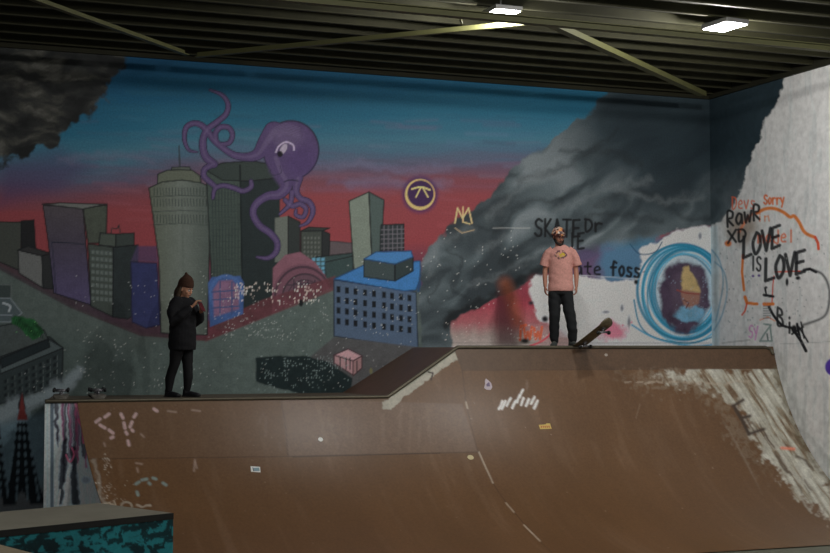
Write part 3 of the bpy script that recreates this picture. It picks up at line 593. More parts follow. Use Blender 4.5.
bm = bmesh.new(); box(bm, (-3, YW-.05, ZC+.0), (XR, YW, 6.46)); obj('wall_plate', bm, wood, ceil)
bm = bmesh.new(); box(bm, (XR-.05, 9, ZC+.0), (XR, YW-.06, 6.46)); obj('wall_plate', bm, wood, ceil)
steel = mat('painted_roof_steel', (86,86,50), .6, noise=.08, spec=.5)
YB = float(onZ(540, 25, 6.02)[1])
def hbeam(y, x0, x1, z0, z1, w):      # I-section
    bm = bmesh.new(); box(bm, (x0, y-w/2, z0), (x1, y+w/2, z0+.012)); box(bm, (x0, y-w/2, z1-.012), (x1, y+w/2, z1)); box(bm, (x0, y-.006, z0+.006), (x1, y+.006, z1-.006)); return bm
obj('roof_beam', hbeam(YB, -3, XR, 6.02, 6.10, .10), steel, ceil)
def brace(a, b, w=.07):
    A = onZ(*a, 6.13); B = onZ(*b, 6.13); A = Vector(A); B = Vector(B)
    bm = bmesh.new(); beam(bm, A, B, w, .012); s = (B-A).cross(Vector((0,0,1))).normalized()*(w/2); beam(bm, A+s+Vector((0,0,.03)), B+s+Vector((0,0,.03)), .008, .07); obj('brace', bm, steel, ceil)
brace((546,24),(703,96),.10); brace((533,24),(196,57),.06); brace((187,55),(25,-3),.07)
bm = bmesh.new(); cyl(bm, Vector(onZ(460,18.5,6.2)), Vector(onZ(462,24,6.0)), .012); obj('hanger', bm, steel, ceil)

# ================================================================== QUARTER PIPE with two deck heights
qp = tag(empty('quarter_pipe', (XB, YU, 0)), 'long brown quarter pipe ramp with stepped deck along the mural wall', 'skate ramp')
def under(o, root): o.parent = root; o.matrix_parent_inverse = Matrix.Translation(root.location).inverted(); return o
def ztop(X): return ZL if X < XA else (ZU if X > XB else ZL+(ZU-ZL)*(X-XA)/(XB-XA))
def xleft(y): return XE+.155*max(0, YL-y)
NV = 280; U = axis((0, 1, .0014)); NU = len(U); P = np.empty((NV, NU, 3))
phb = PI/2
for k, u in enumerate(U):
    X = XE+u*(XR-.004-XE); zt = ztop(X); ph = math.asin((R-zt)/R); t = np.linspace(ph, phb, NV)
    y = YU - R*(math.cos(PH0)-np.cos(t)); z = R-R*np.sin(t)+.012
    xl = XE+.155*np.maximum(0, YL-y); P[:, k, 0] = xl+u*(XR-.004-xl); P[:, k, 1] = y; P[:, k, 2] = z
P = P.reshape(-1, 3); rc = paint_ramp(P)
o = link('riding_surface', grid_mesh('riding_surface', P, NU, NV, rc*RAMP_G, None), paint_mat('brown_ramp_sheet', .38, .42, bump=.12, nscale=34), smooth=True); under(o, qp)
zs = np.linspace(0, ZL-.01, 160); us = np.linspace(0, 1, 70)
P = np.array([((1-u)*XE+u*xleft(prof(z)), (1-u)*YL+u*prof(z), z) for z in zs for u in us])
sidem = paint_mat('graffiti_on_end_panel', .6, .3)
o = link('side_panel', grid_mesh('side_panel', P, 70, 160, paint_side(P)*2.2, None), sidem); under(o, qp)
xs = np.linspace(XD, XE, 40); P = np.array([(x, YL+.002, z) for z in zs for x in xs])
o = link('front_panel', grid_mesh('front_panel', P, 40, 160, paint_side(P)*2.2, slab((XD, YL+.004, 0),(XE, YL+.03, ZL-.01))), sidem); under(o, qp)
deckm = mat('worn_deck_plywood', (96,84,70), .6, noise=.15, nscale=5, bump=.15); incm = mat('dark_brown_incline_sheet', (100,76,62), .5, noise=.1, nscale=5)
T = .04
XK = 2.42
bm = bmesh.new(); prism(bm, [(XD,YL+.01,ZL-T),(XK,YW-.005,ZL-T),(XA,YW-.005,ZL-T),(XA,YL+.01,ZL-T)], (0,0,T)); under(obj('deck', bm, deckm), qp)
bm = bmesh.new(); prism(bm, [(XB,YU+.01,ZU-T),(XB,YW-.005,ZU-T),(XB,YW-.005,ZU),(XB,YU+.01,ZU)], (XR-.005-XB,0,0)); under(obj('deck', bm, deckm), qp)
bm = bmesh.new(); a = [bm.verts.new(p) for p in ((XA,YL+.01,ZL),(XB,YU+.01,ZU),(XB,YW-.005,ZU),(XA,YW-.005,ZL))]; b = [bm.verts.new(v.co+Vector((0,0,-T))) for v in a]
bm.faces.new(a); bm.faces.new(b[::-1])
for k in range(4): bm.faces.new((a[k], b[k], b[(k+1)%4], a[(k+1)%4]))
under(obj('incline', bm, incm), qp)
bm = bmesh.new(); prism(bm, [(XD+.005,YL+.032,0),(XK+.005,YW-.01,0),(XK+.035,YW-.01,0),(XD+.035,YL+.032,0)], (0,0,ZL-T)); under(obj('end_board', bm, mat('end_board_ply', (70,62,54), .7)), qp)
copm = mat('worn_steel_coping', (96,90,76), .42, metal=.5, noise=.15, nscale=20)
def coping(pts):
    bm = bmesh.new(); tube(bm, pts, .024, 12); return under(obj('coping', bm, copm, smooth=False), qp)
coping([(XD,YL-.004,ZL),(XA,YL-.004,ZL)]); coping([(XA,YL-.004,ZL),(XB,YU-.004,ZU)]); coping([(XB,YU-.004,ZU),(XR-.14,YU-.004,ZU),(XR-.06,YU-.01,ZU-.03),(XR-.035,YU-.05,ZU-.10)])
def on_ramp(px, py):       # where a ray meets the riding surface
    d = ray(px, py); yc = YU-R*math.cos(PH0); zc = R+.012
    oy, oz = -yc, CAMZ-zc; A = d[1]**2+d[2]**2; B = 2*(oy*d[1]+oz*d[2]); D = oy*oy+oz*oz-R*R
    t = (-B+math.sqrt(B*B-4*A*D))/(2*A); p = EYE+d*t; n = np.array([0, yc-p[1], zc-p[2]]); return Vector(p), Vector(n/np.linalg.norm(n))
def sticker(px, w, h, m, label, shape='rect', rot=0, name='sticker'):
    p, n = on_ramp(*px); s = Vector((1,0,0)); u = n.cross(s)*-1
    if u.z < 0: u = -u
    c, q = math.cos(rot), math.sin(rot); bm = bmesh.new()
    if shape == 'rect': o2 = [(-w/2,-h/2),(w/2,-h/2),(w/2,h/2),(-w/2,h/2)]
    elif shape == 'round': o2 = [(w/2*math.cos(2*PI*k/20), h/2*math.sin(2*PI*k/20)) for k in range(20)]
    else: o2 = shape
    pts = [p+n*.002+s*(a*c-b*q)+u*(a*q+b*c) for a, b in o2]; prism(bm, pts, n*.003); o = under(obj(name, bm, m), qp); 
    if label: o['label'] = label
    return o, p, n, s, u
wst = mat('white_sticker', (250,250,244), .4, noise=.03); yst = mat('yellow_sticker', (230,196,110), .4, noise=.15, nscale=60); blu = mat('pale_blue_ink', (150,176,186), .4); inkm = mat('dark_ink', (60,50,70), .5); ored = mat('orange_ink', (200,110,60), .5)
o, p, n, s, u = sticker((255.5,469.5), .115, .085, wst, 'white square sticker', rot=-.12)
for (a0, a1, b0, b1, mm) in ((-.025,.045,-.03,.022,blu),(-.033,-.026,-.03,.03,inkm)):
    bm = bmesh.new(); prism(bm, [p+n*.0055+s*x+u*y for x, y in ((a0,b0),(a1,b0),(a1,b1),(a0,b1))], n*.001); q = under(obj('print', bm, mm), qp)
o, p, n, s, u = sticker((545,426.5), .17, .075, yst, 'small yellow sticker', shape=[(-.085,-.04),(.085,-.04),(.085,.045),(.03,.045),(.02,.03),(-.085,.025)])
for k in range(5):
    bm = bmesh.new(); x0 = -.065+k*.028; prism(bm, [p+n*.0055+s*x+u*y for x, y in ((x0,-.022),(x0+.016,-.022),(x0+.016,.008),(x0,.008))], n*.001); under(obj('print', bm, ored), qp)
sticker((320.5,439.5), .062, .062, wst, 'round white dot', 'round'); sticker((470.5,457.5), .085, .075, mat('cream_dot', (220,206,160), .5), 'round cream dot', 'round')
o, p, n, s, u = sticker((487.5,384.5), .12, .16, mat('pale_pink_sticker', (206,192,200), .5), 'pale pink onion shaped sticker', [(-.06,-.05),(-.03,-.075),(.03,-.08),(.06,-.04),(.055,.02),(.02,.06),(-.01,.085),(-.03,.05),(-.035,.01)])
bm = bmesh.new(); prism(bm, [p+n*.0055+s*x+u*y for x, y in ((-.02,-.03),(.03,-.03),(.03,.02),(.015,.03),(-.02,0))], n*.001); under(obj('print', bm, mat('mauve_ink', (120,104,136), .5)), qp)
sticker((606,355), .05, .04, mat('dull_white_dot', (170,160,150), .5), None, 'round', name='sticker'); 

# ================================================================== platforms in front, lower left
ZP = .89
A = Vector(onZ(173,513,ZP)); B = Vector(onZ(98,503,ZP)); fd = (Vector(onZ(0,530.5,ZP))-A)*1.5
Dv = (B-A); A2, B2 = A+fd, B+fd
pf = tag(empty('platform', (A.x, A.y, 0)), 'low grey platform with teal painted side at the foot of the ramp', 'platform')
topm = mat('dusty_grey_plywood', (128,124,110), .6, noise=.12, nscale=4, bump=.1); darkm = mat('dark_edge_trim', (30,30,28), .6)
bm = bmesh.new(); prism(bm, [A-Vector((0,0,.02)),B-Vector((0,0,.02)),B2-Vector((0,0,.02)),A2-Vector((0,0,.02))], (0,0,.02)); under(obj('top', bm, topm), pf)
nrm = fd.cross(Vector((0,0,1))).normalized(); nrm = nrm if nrm.dot(Vector((0,-1,0))) > 0 else -nrm
bm = bmesh.new(); prism(bm, [p+nrm*.01 for p in (A,A2)]+[p+nrm*.01-Vector((0,0,.055)) for p in (A2,A)], -nrm*.02); under(obj('edge_trim', bm, darkm), pf)
us = np.linspace(0, 1, 260); zs = np.linspace(0, ZP-.05, 90); A_, f_ = np.array(A-nrm*-.004), np.array(fd)
P = np.array([(A_[0]+f_[0]*u, A_[1]+f_[1]*u, z) for z in zs for u in us]); pb = np.array(Dv)*.98
ev = np.array([(p[0], p[1], z) for p in (A-nrm*.002, A+Dv*.98, A+fd+Dv*.98, A+fd-nrm*.002) for z in (0, ZP-.021)])
under(link('side_panel', grid_mesh('side_panel', P, 260, 90, paint_teal(P)*TEAL_G, (ev, [(0,1,3,2),(2,3,5,4),(4,5,7,6),(0,6,7,1)])), paint_mat('teal_scrawled_paint', .6)), pf)
ZQ = 1.2
A = Vector(onZ(44,556,ZQ)); B = Vector(onZ(-6,543,ZQ)); d1 = (B-A).normalized(); d2 = Vector((-d1.y, d1.x, 0)); d2 = d2 if d2.y < 0 else -d2
ld = tag(empty('low_ledge', (A.x, A.y, 0)), 'beige topped ledge corner at the bottom left, before the teal platform', 'ledge')
B = A+d1*2.2
bm = bmesh.new(); prism(bm, [A-Vector((0,0,.03)), B-Vector((0,0,.03)), B+d2*1.2-Vector((0,0,.03)), A+d2*1.2-Vector((0,0,.03))], (0,0,.03)); under(obj('top', bm, mat('beige_ledge_top', (150,136,110), .6)), ld)
ins = (d2-d1*-1)*.02
bm = bmesh.new(); q = [A+d2*.02+d1*.02, B+d2*.02-d1*.02, B+d2*1.18-d1*.02, A+d2*1.18+d1*.02]; prism(bm, [Vector((v.x,v.y,0)) for v in q], (0,0,ZQ-.03)); under(obj('body', bm, darkm), ld)

# ================================================================== skateboards
def make_skateboard(name, under_col, wheel_col):
    rt = empty(name); L, W = .40, .102; gm = mat('grip_tape', (26,26,28), .95); um = mat('printed_board_underside', under_col, .45, noise=.45, nscale=22); tm = mat('truck_metal', (120,120,124), .35, metal=.8); wm = mat('wheel_urethane', wheel_col, .5)
    def surf(z0, z1):
        bm = bmesh.new(); N, K = 40, 10; rows = []
        for i in range(N+1):
            x = -L+2*L*i/N; e = max(0, abs(x)-.285)/.115; w = W*math.sqrt(max(.0, 1-max(0, (abs(x)-.30)/.1001)**2)) if abs(x) > .30 else W
            zk = .052*e*e*.9+.015*e
            rows.append([(x, w*(-1+2*j/K), .095+zk+.006*(abs(-1+2*j/K)**3)) for j in range(K+1)])
        tp = [[bm.verts.new((x, y, z+z1)) for x, y, z in r] for r in rows]; bt = [[bm.verts.new((x, y, z+z0)) for x, y, z in r] for r in rows]
        for i in range(N):
            for j in range(K):
                bm.faces.new((tp[i][j], tp[i+1][j], tp[i+1][j+1], tp[i][j+1])); bm.faces.new((bt[i][j], bt[i][j+1], bt[i+1][j+1], bt[i+1][j]))
            for j in (0, K): bm.faces.new((tp[i][j], bt[i][j], bt[i+1][j], tp[i+1][j]))
        bmesh.ops.remove_doubles(bm, verts=bm.verts, dist=1e-5); return bm
    obj('deck', surf(-.011, 0), um, rt, True); obj('grip_tape', surf(.0002, .0014), gm, rt, True)
    for sx in (-1, 1):
        bm = bmesh.new(); x = .215*sx; box(bm, (x-.04,-.027,.075), (x+.04,.027,.084)); tube(bm, [(x,0,.078),(x-.008*sx,0,.045)], [.024,.016]); tube(bm, [(x,-.07,.042),(x,-.03,.036),(x,0,.034),(x,.03,.036),(x,.07,.042)][0:5], [.008,.012,.017,.012,.008]); cyl(bm, (x,-.1,.027), (x,.1,.027), .005); cyl(bm, (x,-.072,.029), (x,.072,.029), .011); t = obj('truck', bm, tm, rt, True)
        for sy in (-1, 1):
            bm = bmesh.new(); tube(bm, [(x,sy*.074,.027),(x,sy*.079,.027),(x,sy*.102,.027),(x,sy*.107,.027)], [.020,.027,.027,.020], 20); w = obj('wheel', bm, wm, rt, True)
            bm = bmesh.new(); tube(bm, [(x,sy*.1065,.027),(x,sy*.109,.027)], .011, 14); obj('bearing', bm, tm, w)
    return rt
sb = make_skateboard('skateboard', (110,100,78), (40,42,38))
tag(sb, 'patterned skateboard tipped nose up over the upper coping at the helmeted skater\'s feet', 'skateboard')
d = Vector((.13,-.70,.345)).normalized(); side = d.cross(Vector((0,0,1))).normalized()*-1; upv = d.cross(side); upv = upv if upv.z > 0 else -upv; side = upv.cross(d)
tailp = Vector(onY(578, 347, YU+.0)); tailp.z = ZU+.004
ctr = tailp + d*.365 - upv*.095
sb.matrix_world = Matrix(((d.x,side.x,upv.x,ctr.x),(d.y,side.y,upv.y,ctr.y),(d.z,side.z,upv.z,ctr.z),(0,0,0,1)))
s1 = make_skateboard('skateboard', (104,100,92), (18,18,20))
for k, (px, lab) in enumerate(((64.5,'upturned skateboard at the far left end of the lower deck'),(101,'upturned skateboard on the lower deck, the one nearer the person in black'))):
    o = s1 if k == 0 else copy_tree(s1); p = onY(px, 394, 17.45)
    o.scale = (.9,.9,.9); o.location = (p[0]+.0, 17.75, ZL+.141); o.rotation_euler = (PI, 0, PI/2-.15+(.06*k)); tag(o, lab, 'skateboard', 'upturned boards on the lower deck')

# ================================================================== lamps
glow = emis('lamp_diffuser_glow', (.92,.96,1.0), 60); hous = mat('lamp_housing_metal', (150,150,152), .4, metal=.7)
def lamp(x, y, power, lab, z=6.24, size=.30, rz=.0, col=(1,.975,.92), long=.44):
    rt = tag(empty('ceiling_lamp', (x, y, z), rz), lab, 'lamp', 'square lamps under the roof'); 
    bm = bmesh.new(); box(bm, (-size/2-.02,-long/2-.02,.005), (size/2+.02,long/2+.02,.06), bev=.008); box(bm, (-.1,-.1,.05), (.1,.1,.085)); obj('housing', bm, hous, rt)
    bm = bmesh.new(); box(bm, (-size/2,-long/2,-.004), (size/2,long/2,.006)); obj('diffuser', bm, glow, rt)
    bm = bmesh.new(); cyl(bm, (0,0,.08), (0,0,6.46-z), .008); obj('rod', bm, hous, rt)
    L = bpy.data.lights.new('lamp_light', 'POINT'); L.shadow_soft_size = .07; L.energy = power; L.color = col
    o = bpy.data.objects.new('lamp_light', L); C.objects.link(o); o.parent = rt; o.location = (0,0,-.09)
p1 = onZ(500.5,14.5,6.24); p2 = onZ(725,27,6.24)
PW = LPOW
lamp(p1[0], p1[1], PW[0], 'bright white ceiling lamp left of centre, by the roof beam junction')
lamp(p2[0], p2[1], PW[1], 'bright white ceiling lamp above the right corner graffiti', rz=.1)
lamp(5.0, 9.6, PW[2], 'white ceiling lamp nearer the viewer, on the left row'); lamp(10.2, 9.2, PW[3], 'white ceiling lamp nearer the viewer, on the right row'); lamp(-.4, 11.2, PW[4], 'unseen fill lamp added at the far left, nearer the viewer')  # last one is an added fill lamp, brightening the lower left wall and end panel
w = bpy.data.worlds.new('World'); S.world = w; w.use_nodes = True; w.node_tree.nodes['Background'].inputs[0].default_value = (.75,.85,1,1); w.node_tree.nodes['Background'].inputs[1].default_value = AMB
S.view_settings.view_transform = 'Standard'; S.view_settings.look = 'None'; S.view_settings.exposure = EXPO; S.view_settings.gamma = 1
# ================================================================== people
def fuse(name, bm, voxel, m, parent=None, smoothn=4, color=None, jitter=0):
    """union of overlapping closed forms into one continuous skin"""
    me = bpy.data.meshes.new(name); bmesh.ops.recalc_face_normals(bm, faces=bm.faces); bm.to_mesh(me); bm.free()
    t = bpy.data.objects.new('tmp', me); C.objects.link(t)
    r = t.modifiers.new('r', 'REMESH'); r.mode = 'VOXEL'; r.voxel_size = voxel; r.use_smooth_shade = True
    s = t.modifiers.new('s', 'SMOOTH'); s.iterations = smoothn; s.factor = .5
    bpy.context.view_layer.update(); ev = t.evaluated_get(bpy.context.evaluated_depsgraph_get()); out = bpy.data.meshes.new_from_object(ev); out.name = name
    bpy.data.objects.remove(t); bpy.data.meshes.remove(me)
    n = len(out.vertices); co = np.empty(n*3, np.float32); out.vertices.foreach_get('co', co); co = co.reshape(-1, 3)
    if jitter:      # cloth folds
        no = np.empty(n*3, np.float32); out.vertices.foreach_get('normal', no); no = no.reshape(-1, 3)
        f = fbm(co[:, 0]*9+co[:, 2]*5, co[:, 2]*16+co[:, 1]*7, 3, 3)-.5; f2 = np.sin(co[:, 2]*55+8*fbm(co[:, 0]*6, co[:, 1]*6, 4)+co[:, 0]*20)*.25
        out.vertices.foreach_set('co', (co+no*((f*2+f2)*jitter)[:, None]).astype(np.float32).ravel()); out.update()
    if color is not None:
        a = out.color_attributes.new('paint', 'FLOAT_COLOR', 'POINT'); a.data.foreach_set('color', np.hstack([color(co), np.ones((n, 1))]).astype(np.float32).ravel())
    o = link(name, out, m, parent, True); return o
def limb(bm, pts, rad, seg=14, up=(0,1,0)):
    tube(bm, pts, rad, seg, up)
    for p, r in ((pts[0], rad[0]), (pts[-1], rad[-1])):
        r = r if isinstance(r, (list, tuple)) else (r, r); ball(bm, p, (min(r)*.99, min(r)*.99, min(r)*.99) if r[0] != r[1] else r[0]*.99, 12)
def hand(bm, wrist, dirv, thumbv, palmn, L=.17, curl=.5):
    """palm, four unequal bent fingers, thumb. dirv: along hand, thumbv: towards the thumb side, palmn: palm normal"""
    w = Vector(wrist); d = Vector(dirv).normalized(); t = Vector(thumbv); t = (t-d*t.dot(d)).normalized(); n = Vector(palmn); n = (n-d*n.dot(d)-t*n.dot(t)).normalized()
    pl = L*.52; tube(bm, [w-d*.01, w+d*pl*.4, w+d*pl*.85, w+d*pl], [(.022,.018),(.036,.016),(.039,.015),(.036,.012)], 12, tuple(n))
    for k, (off, ln) in enumerate(((.028,.88),(.0095,1.0),(-.0095,.93),(-.027,.72))):
        b = w+d*(pl*.86)+t*off; fl = L*.48*ln; q = [b]; dd = d.copy()
        for j, fr in enumerate((.45,.32,.23)):
            a = curl*(.55+.35*j+.05*k); dd = (dd*math.cos(a)+n*math.sin(a)).normalized(); q.append(q[-1]+dd*fl*fr)
        limb(bm, q, [.0088,.0083,.0076,.0066], 8, tuple(t))
    b = w+d*pl*.22+t*.022; q = [b, b+(t*.6+d*.7+n*.3).normalized()*L*.2, b+(t*.6+d*.7+n*.3).normalized()*L*.2+(d*.9+n*.5).normalized()*L*.17]
    limb(bm, q, [.013,.0105,.008], 8, tuple(n))
def head_parts(M, skin_bm, s=1.0, nose=.016):
    """skull, jaw, nose, ears, lips, brow appended to the body; M places a head facing -Y with its centre at the origin"""
    def b(c, r, seg=20): 
        bb = bmesh.new(); ball(bb, (c[0]*s, c[1]*s, c[2]*s), (r[0]*s, r[1]*s, r[2]*s), seg); bmesh.ops.transform(bb, matrix=M, verts=bb.verts); me = bpy.data.meshes.new('t'); bb.to_mesh(me); bb.free(); skin_bm.from_mesh(me); bpy.data.meshes.remove(me)
    b((0,.006,.025), (.075,.092,.082)); b((0,-.022,-.03), (.058,.062,.062)); b((0,-.045,-.075), (.03,.03,.026))
    b((0,-.080,-.012), (.011,.02,.024)); b((0,-.092,-.024), (.014,.014,.010)); b((0,-.072,.018), (.045,.014,.010))
    b((0,-.078,-.052), (.022,.012,.009)); b((.074,.005,-.005), (.010,.018,.028)); b((-.074,.005,-.005), (.010,.018,.028)); b((.035,-.055,-.02),(.024,.024,.022)); b((-.035,-.055,-.02),(.024,.024,.022))
def hd(M, c, s=1.0): return M @ Vector((c[0]*s, c[1]*s, c[2]*s))
def addto(bm, fn, M):
    b = bmesh.new(); fn(b); bmesh.ops.transform(b, matrix=M, verts=b.verts); me = bpy.data.meshes.new('t'); b.to_mesh(me); b.free(); bm.from_mesh(me); bpy.data.meshes.remove(me)
def face_details(M, root, s, eyecol, lipcol):
    wh = mat('eye_white', (200,196,190), .3); ir = mat('eye_dark', eyecol, .2); lp = mat('lips', lipcol, .5); br = mat('brow_hair', (50,36,28), .8)
    for sx in (-1, 1):
        bm = bmesh.new(); ball(bm, hd(M, (.029*sx,-.0745,.001), s), .0125*s, 14); e = obj('eye', bm, wh, root, True)
        bm = bmesh.new(); ball(bm, hd(M, (.029*sx,-.0835,.000), s), .0062*s, 10); obj('iris', bm, ir, e, True)
        bm = bmesh.new(); tube(bm, [hd(M, (x*sx, y, z), s) for x, y, z in ((.012,-.088,.019),(.028,-.086,.024),(.045,-.074,.018))], [.003,.0045,.002], 8); obj('eyebrow', bm, br, root, True)
    bm = bmesh.new(); tube(bm, [hd(M, q, s) for q in ((-.02,-.083,-.053),(-.008,-.090,-.050),(0,-.0905,-.052),(.008,-.090,-.050),(.02,-.083,-.053))], [.002,.005,.005,.005,.002], 8); obj('mouth', bm, lp, root, True)
def shoe(bm, x, y, yaw, L=.27, W=.048, H=.07, z0=.0):
    M = Matrix.Translation((x, y, z0)) @ Matrix.Rotation(yaw, 4, 'Z')
    def f(b):
        tube(b, [(0,.075,.035),(0,.03,.04),(0,-.05,.038),(0,-.12,.03),(0,-L+.085,.024),(0,-L+.07,.022)], [(W*.65,.03),(W*.8,.038),(W*.9,.036),(W,.028),(W*.8,.021),(W*.4,.012)], 16, (0,0,1)); tube(b, [(0,.035,.04),(0,.035,H+.03)], [.042,.044], 14, (0,1,0)); ball(b, (0,.05,.032), (.036,.036,.03))
        box(b, (-W*.85,-L+.09,.0), (W*.85,.085,.016))
    addto(bm, f, M)
skinm = lambda n, c: mat(n, c, .5, noise=.05, spec=.3)
# ---- skater in the pink shirt
px0 = onY(561, 343.5, 17.80)
man = tag(empty('person', (px0[0], 17.80, ZU), -math.radians(26)), 'person in pink t-shirt, black trousers and patterned helmet standing on the upper deck', 'person')
HM = Matrix.Translation((-.03,-.01,1.495)) @ Matrix.Rotation(math.radians(28), 4, 'Z') @ Matrix.Rotation(math.radians(14), 4, 'X')
bm = bmesh.new()
tube(bm, [(0,0,.73),(0,0,.86),(0,.005,1.0),(0,0,1.15),(0,0,1.27),(-.01,.005,1.34),(-.02,.01,1.38),(-.028,.0,1.45)], [(.12,.07),(.155,.105),(.135,.095),(.15,.10),(.155,.10),(.11,.075),(.055,.055),(.052,.055)], 20, (0,1,0))
head_parts(HM, bm, 1.0)
for sx in (-1, 1):
    limb(bm, [(.15*sx,0,1.30),(.19*sx,.005,1.20),(.222*sx,.02,1.05),(.228*sx,.0,.95),(.225*sx,-.03,.83)], [.05,.046,.038,.036,.026])
    hand(bm, (.225*sx,-.033,.825), (.0*sx,-.12,-1), (-.2*sx,-1,0), (-1*sx,.2,0), .16, .55 if sx < 0 else .7)
fx = {-1: (-.095,.0), 1: (.165,-.05)}
for sx in (-1, 1):
    f = fx[sx]; limb(bm, [(.08*sx,0,.80),(.085*sx+(f[0]-.085*sx)*.5,-.02,.45),(f[0],f[1]+.03,.09)], [.085,.052,.034])
body = fuse('body', bm, .0055, skinm('skater_skin', (176,124,104)), man)
def shirt_col(co):
    c = np.tile(lin((208,152,142)), (len(co), 1)); x, y, z = co[:, 0], co[:, 1], co[:, 2]; fr = y < 0
    d = np.hypot((x)/.07, (z-1.245)/.035); n = fbm(x*60, z*60, 5, 2)
    m = fr & (d < 1) & (n > .38); c[m] = lin((206,176,66)); m = fr & (d < 1.35) & (d > .95) & (np.abs(z-1.245) < .05); c[m & (n > .35)] = lin((110,78,86))
    m = fr & (np.abs(z-1.195) < .012) & (np.abs(x) < .05) & (n > .42); c[m] = lin((120,86,88)); m = fr & (np.abs(z-1.297) < .010) & (np.abs(x) < .055) & (n > .45); c[m] = lin((120,86,88)); return c
bm = bmesh.new(); tube(bm, [(0,0,.755),(0,0,.80),(0,0,.9),(0,0,1.05),(0,-.002,1.18),(0,0,1.27),(-.003,.002,1.325),(-.012,.008,1.365)], [(.185,.13),(.188,.132),(.175,.12),(.172,.12),(.178,.122),(.178,.112),(.145,.09),(.085,.07)], 28, (0,1,0))
for sx in (-1, 1): tube(bm, [(.11*sx,.005,1.30),(.17*sx,.005,1.27),(.215*sx,.008,1.19),(.242*sx,.014,1.10)], [.075,.07,.066,.068], 18, (0,1,0))
fuse('t_shirt', bm, .008, paint_mat('pink_cotton', .85, .2, bump=.1), man, 3, shirt_col, .006)
blk = mat('black_trouser_cloth', (24,26,29), .85, noise=.15)
bm = bmesh.new(); tube(bm, [(0,0,.80),(0,0,.77),(0,0,.72),(0,0,.69)], [(.17,.115),(.175,.12),(.165,.115),(.10,.07)], 24, (0,1,0))
for sx in (-1, 1):
    f = fx[sx]; limb(bm, [(.088*sx,0,.74),(.092*sx,0,.66),(.09*sx+(f[0]-.09*sx)*.35,-.015,.52),(.09*sx+(f[0]-.09*sx)*.6,-.03,.42),(f[0],f[1]+.01,.24),(f[0],f[1]+.028,.14),(f[0],f[1]+.03,.10)], [(.092,.105),(.094,.105),(.085,.09),(.08,.085),(.072,.078),(.066,.07),(.06,.064)], 20)
fuse('trousers', bm, .009, blk, man, 3, None, .008)
shm = mat('dark_grey_shoe', (58,62,60), .8, noise=.2, nscale=30); slm = mat('shoe_sole', (90,90,84), .7)
for sx, yw in ((-1, -.15), (1, .5)):
    f = fx[sx]; bm = bmesh.new(); shoe(bm, f[0], f[1], yw); s_ = fuse('shoe', bm, .006, shm, man, 3)
    bm = bmesh.new(); M = Matrix.Translation((f[0], f[1], .06)) @ Matrix.Rotation(yw, 4, 'Z')
    for k in range(4): addto(bm, lambda b: tube(b, [(-.024,-.03-k*.022,.012-k*.006),(0,-.034-k*.022,.02-k*.006),(.024,-.03-k*.022,.012-k*.006)], .004, 6), M)
    obj('lace', bm, slm, s_, True)
man.scale = (.96, .98, 1.03)
# helmet, straps, beard
def helmet_col(co):
    c = np.tile(lin((96,52,44)), (len(co), 1)); n = fbm(co[:, 0]*22+3, co[:, 2]*22+co[:, 1]*18, 15, 3); c[n > .50] = lin((214,160,140)); c[n > .60] = lin((226,150,60)); c[(n < .36)] = lin((60,40,44))
    n2 = fbm(co[:, 0]*30, co[:, 2]*30+co[:, 1]*22, 25, 2); c[n2 > .66] = lin((226,214,200)); return c
bm = bmesh.new()
def hf(b):
    ball(b, (0,.006,.040), (.097,.117,.098), 28); geo = b.verts[:]+b.edges[:]+b.faces[:]; bmesh.ops.bisect_plane(b, geom=geo, plane_co=(0,0,.022), plane_no=(0,-.10,-1), clear_outer=True)
    es = [e for e in b.edges if e.is_boundary]; bmesh.ops.contextual_create(b, geom=es)
addto(bm, hf, HM); fuse('helmet', bm, .006, paint_mat('patterned_helmet_shell', .3, .5, bump=.02), man, 2, helmet_col)
rim = bmesh.new(); addto(rim, lambda b: tube(b, [(.098*math.cos(a), .006+.118*math.sin(a), .022-.010*math.sin(a)*-1*.9) for a in (2*PI*k/32 for k in range(33))], .007, 8), HM); obj('helmet_rim', rim, mat('dark_red_rim', (72,30,28), .5), man, True)
st = mat('black_strap', (20,20,22), .7); bm = bmesh.new()
for sx in (-1, 1):
    for y0 in (-.05, .06): addto(bm, lambda b: tube(b, [(.084*sx,y0,.02),(.078*sx,y0*.3,-.02),(.06*sx,-.03,-.07),(.02*sx,-.05,-.104)], .0055, 6), HM)
addto(bm, lambda b: tube(b, [(-.02,-.05,-.104),(.02,-.05,-.104)], .006, 6), HM); obj('chin_strap', bm, st, man, True)
bm = bmesh.new(); addto(bm, lambda b: (tube(b, [(-.066,-.03,-.02),(-.055,-.055,-.06),(-.03,-.078,-.085),(0,-.086,-.094),(.03,-.078,-.085),(.055,-.055,-.06),(.066,-.03,-.02)], [.010,.016,.019,.021,.019,.016,.010], 10), tube(b, [(-.026,-.086,-.046),(0,-.095,-.041),(.026,-.086,-.046)], [.004,.006,.004], 8)), HM); fuse('beard', bm, .004, mat('dark_beard_hair', (44,34,30), .9, noise=.3, nscale=60), man, 2)
face_details(HM, man, 1.0, (30,24,20), (140,84,76))
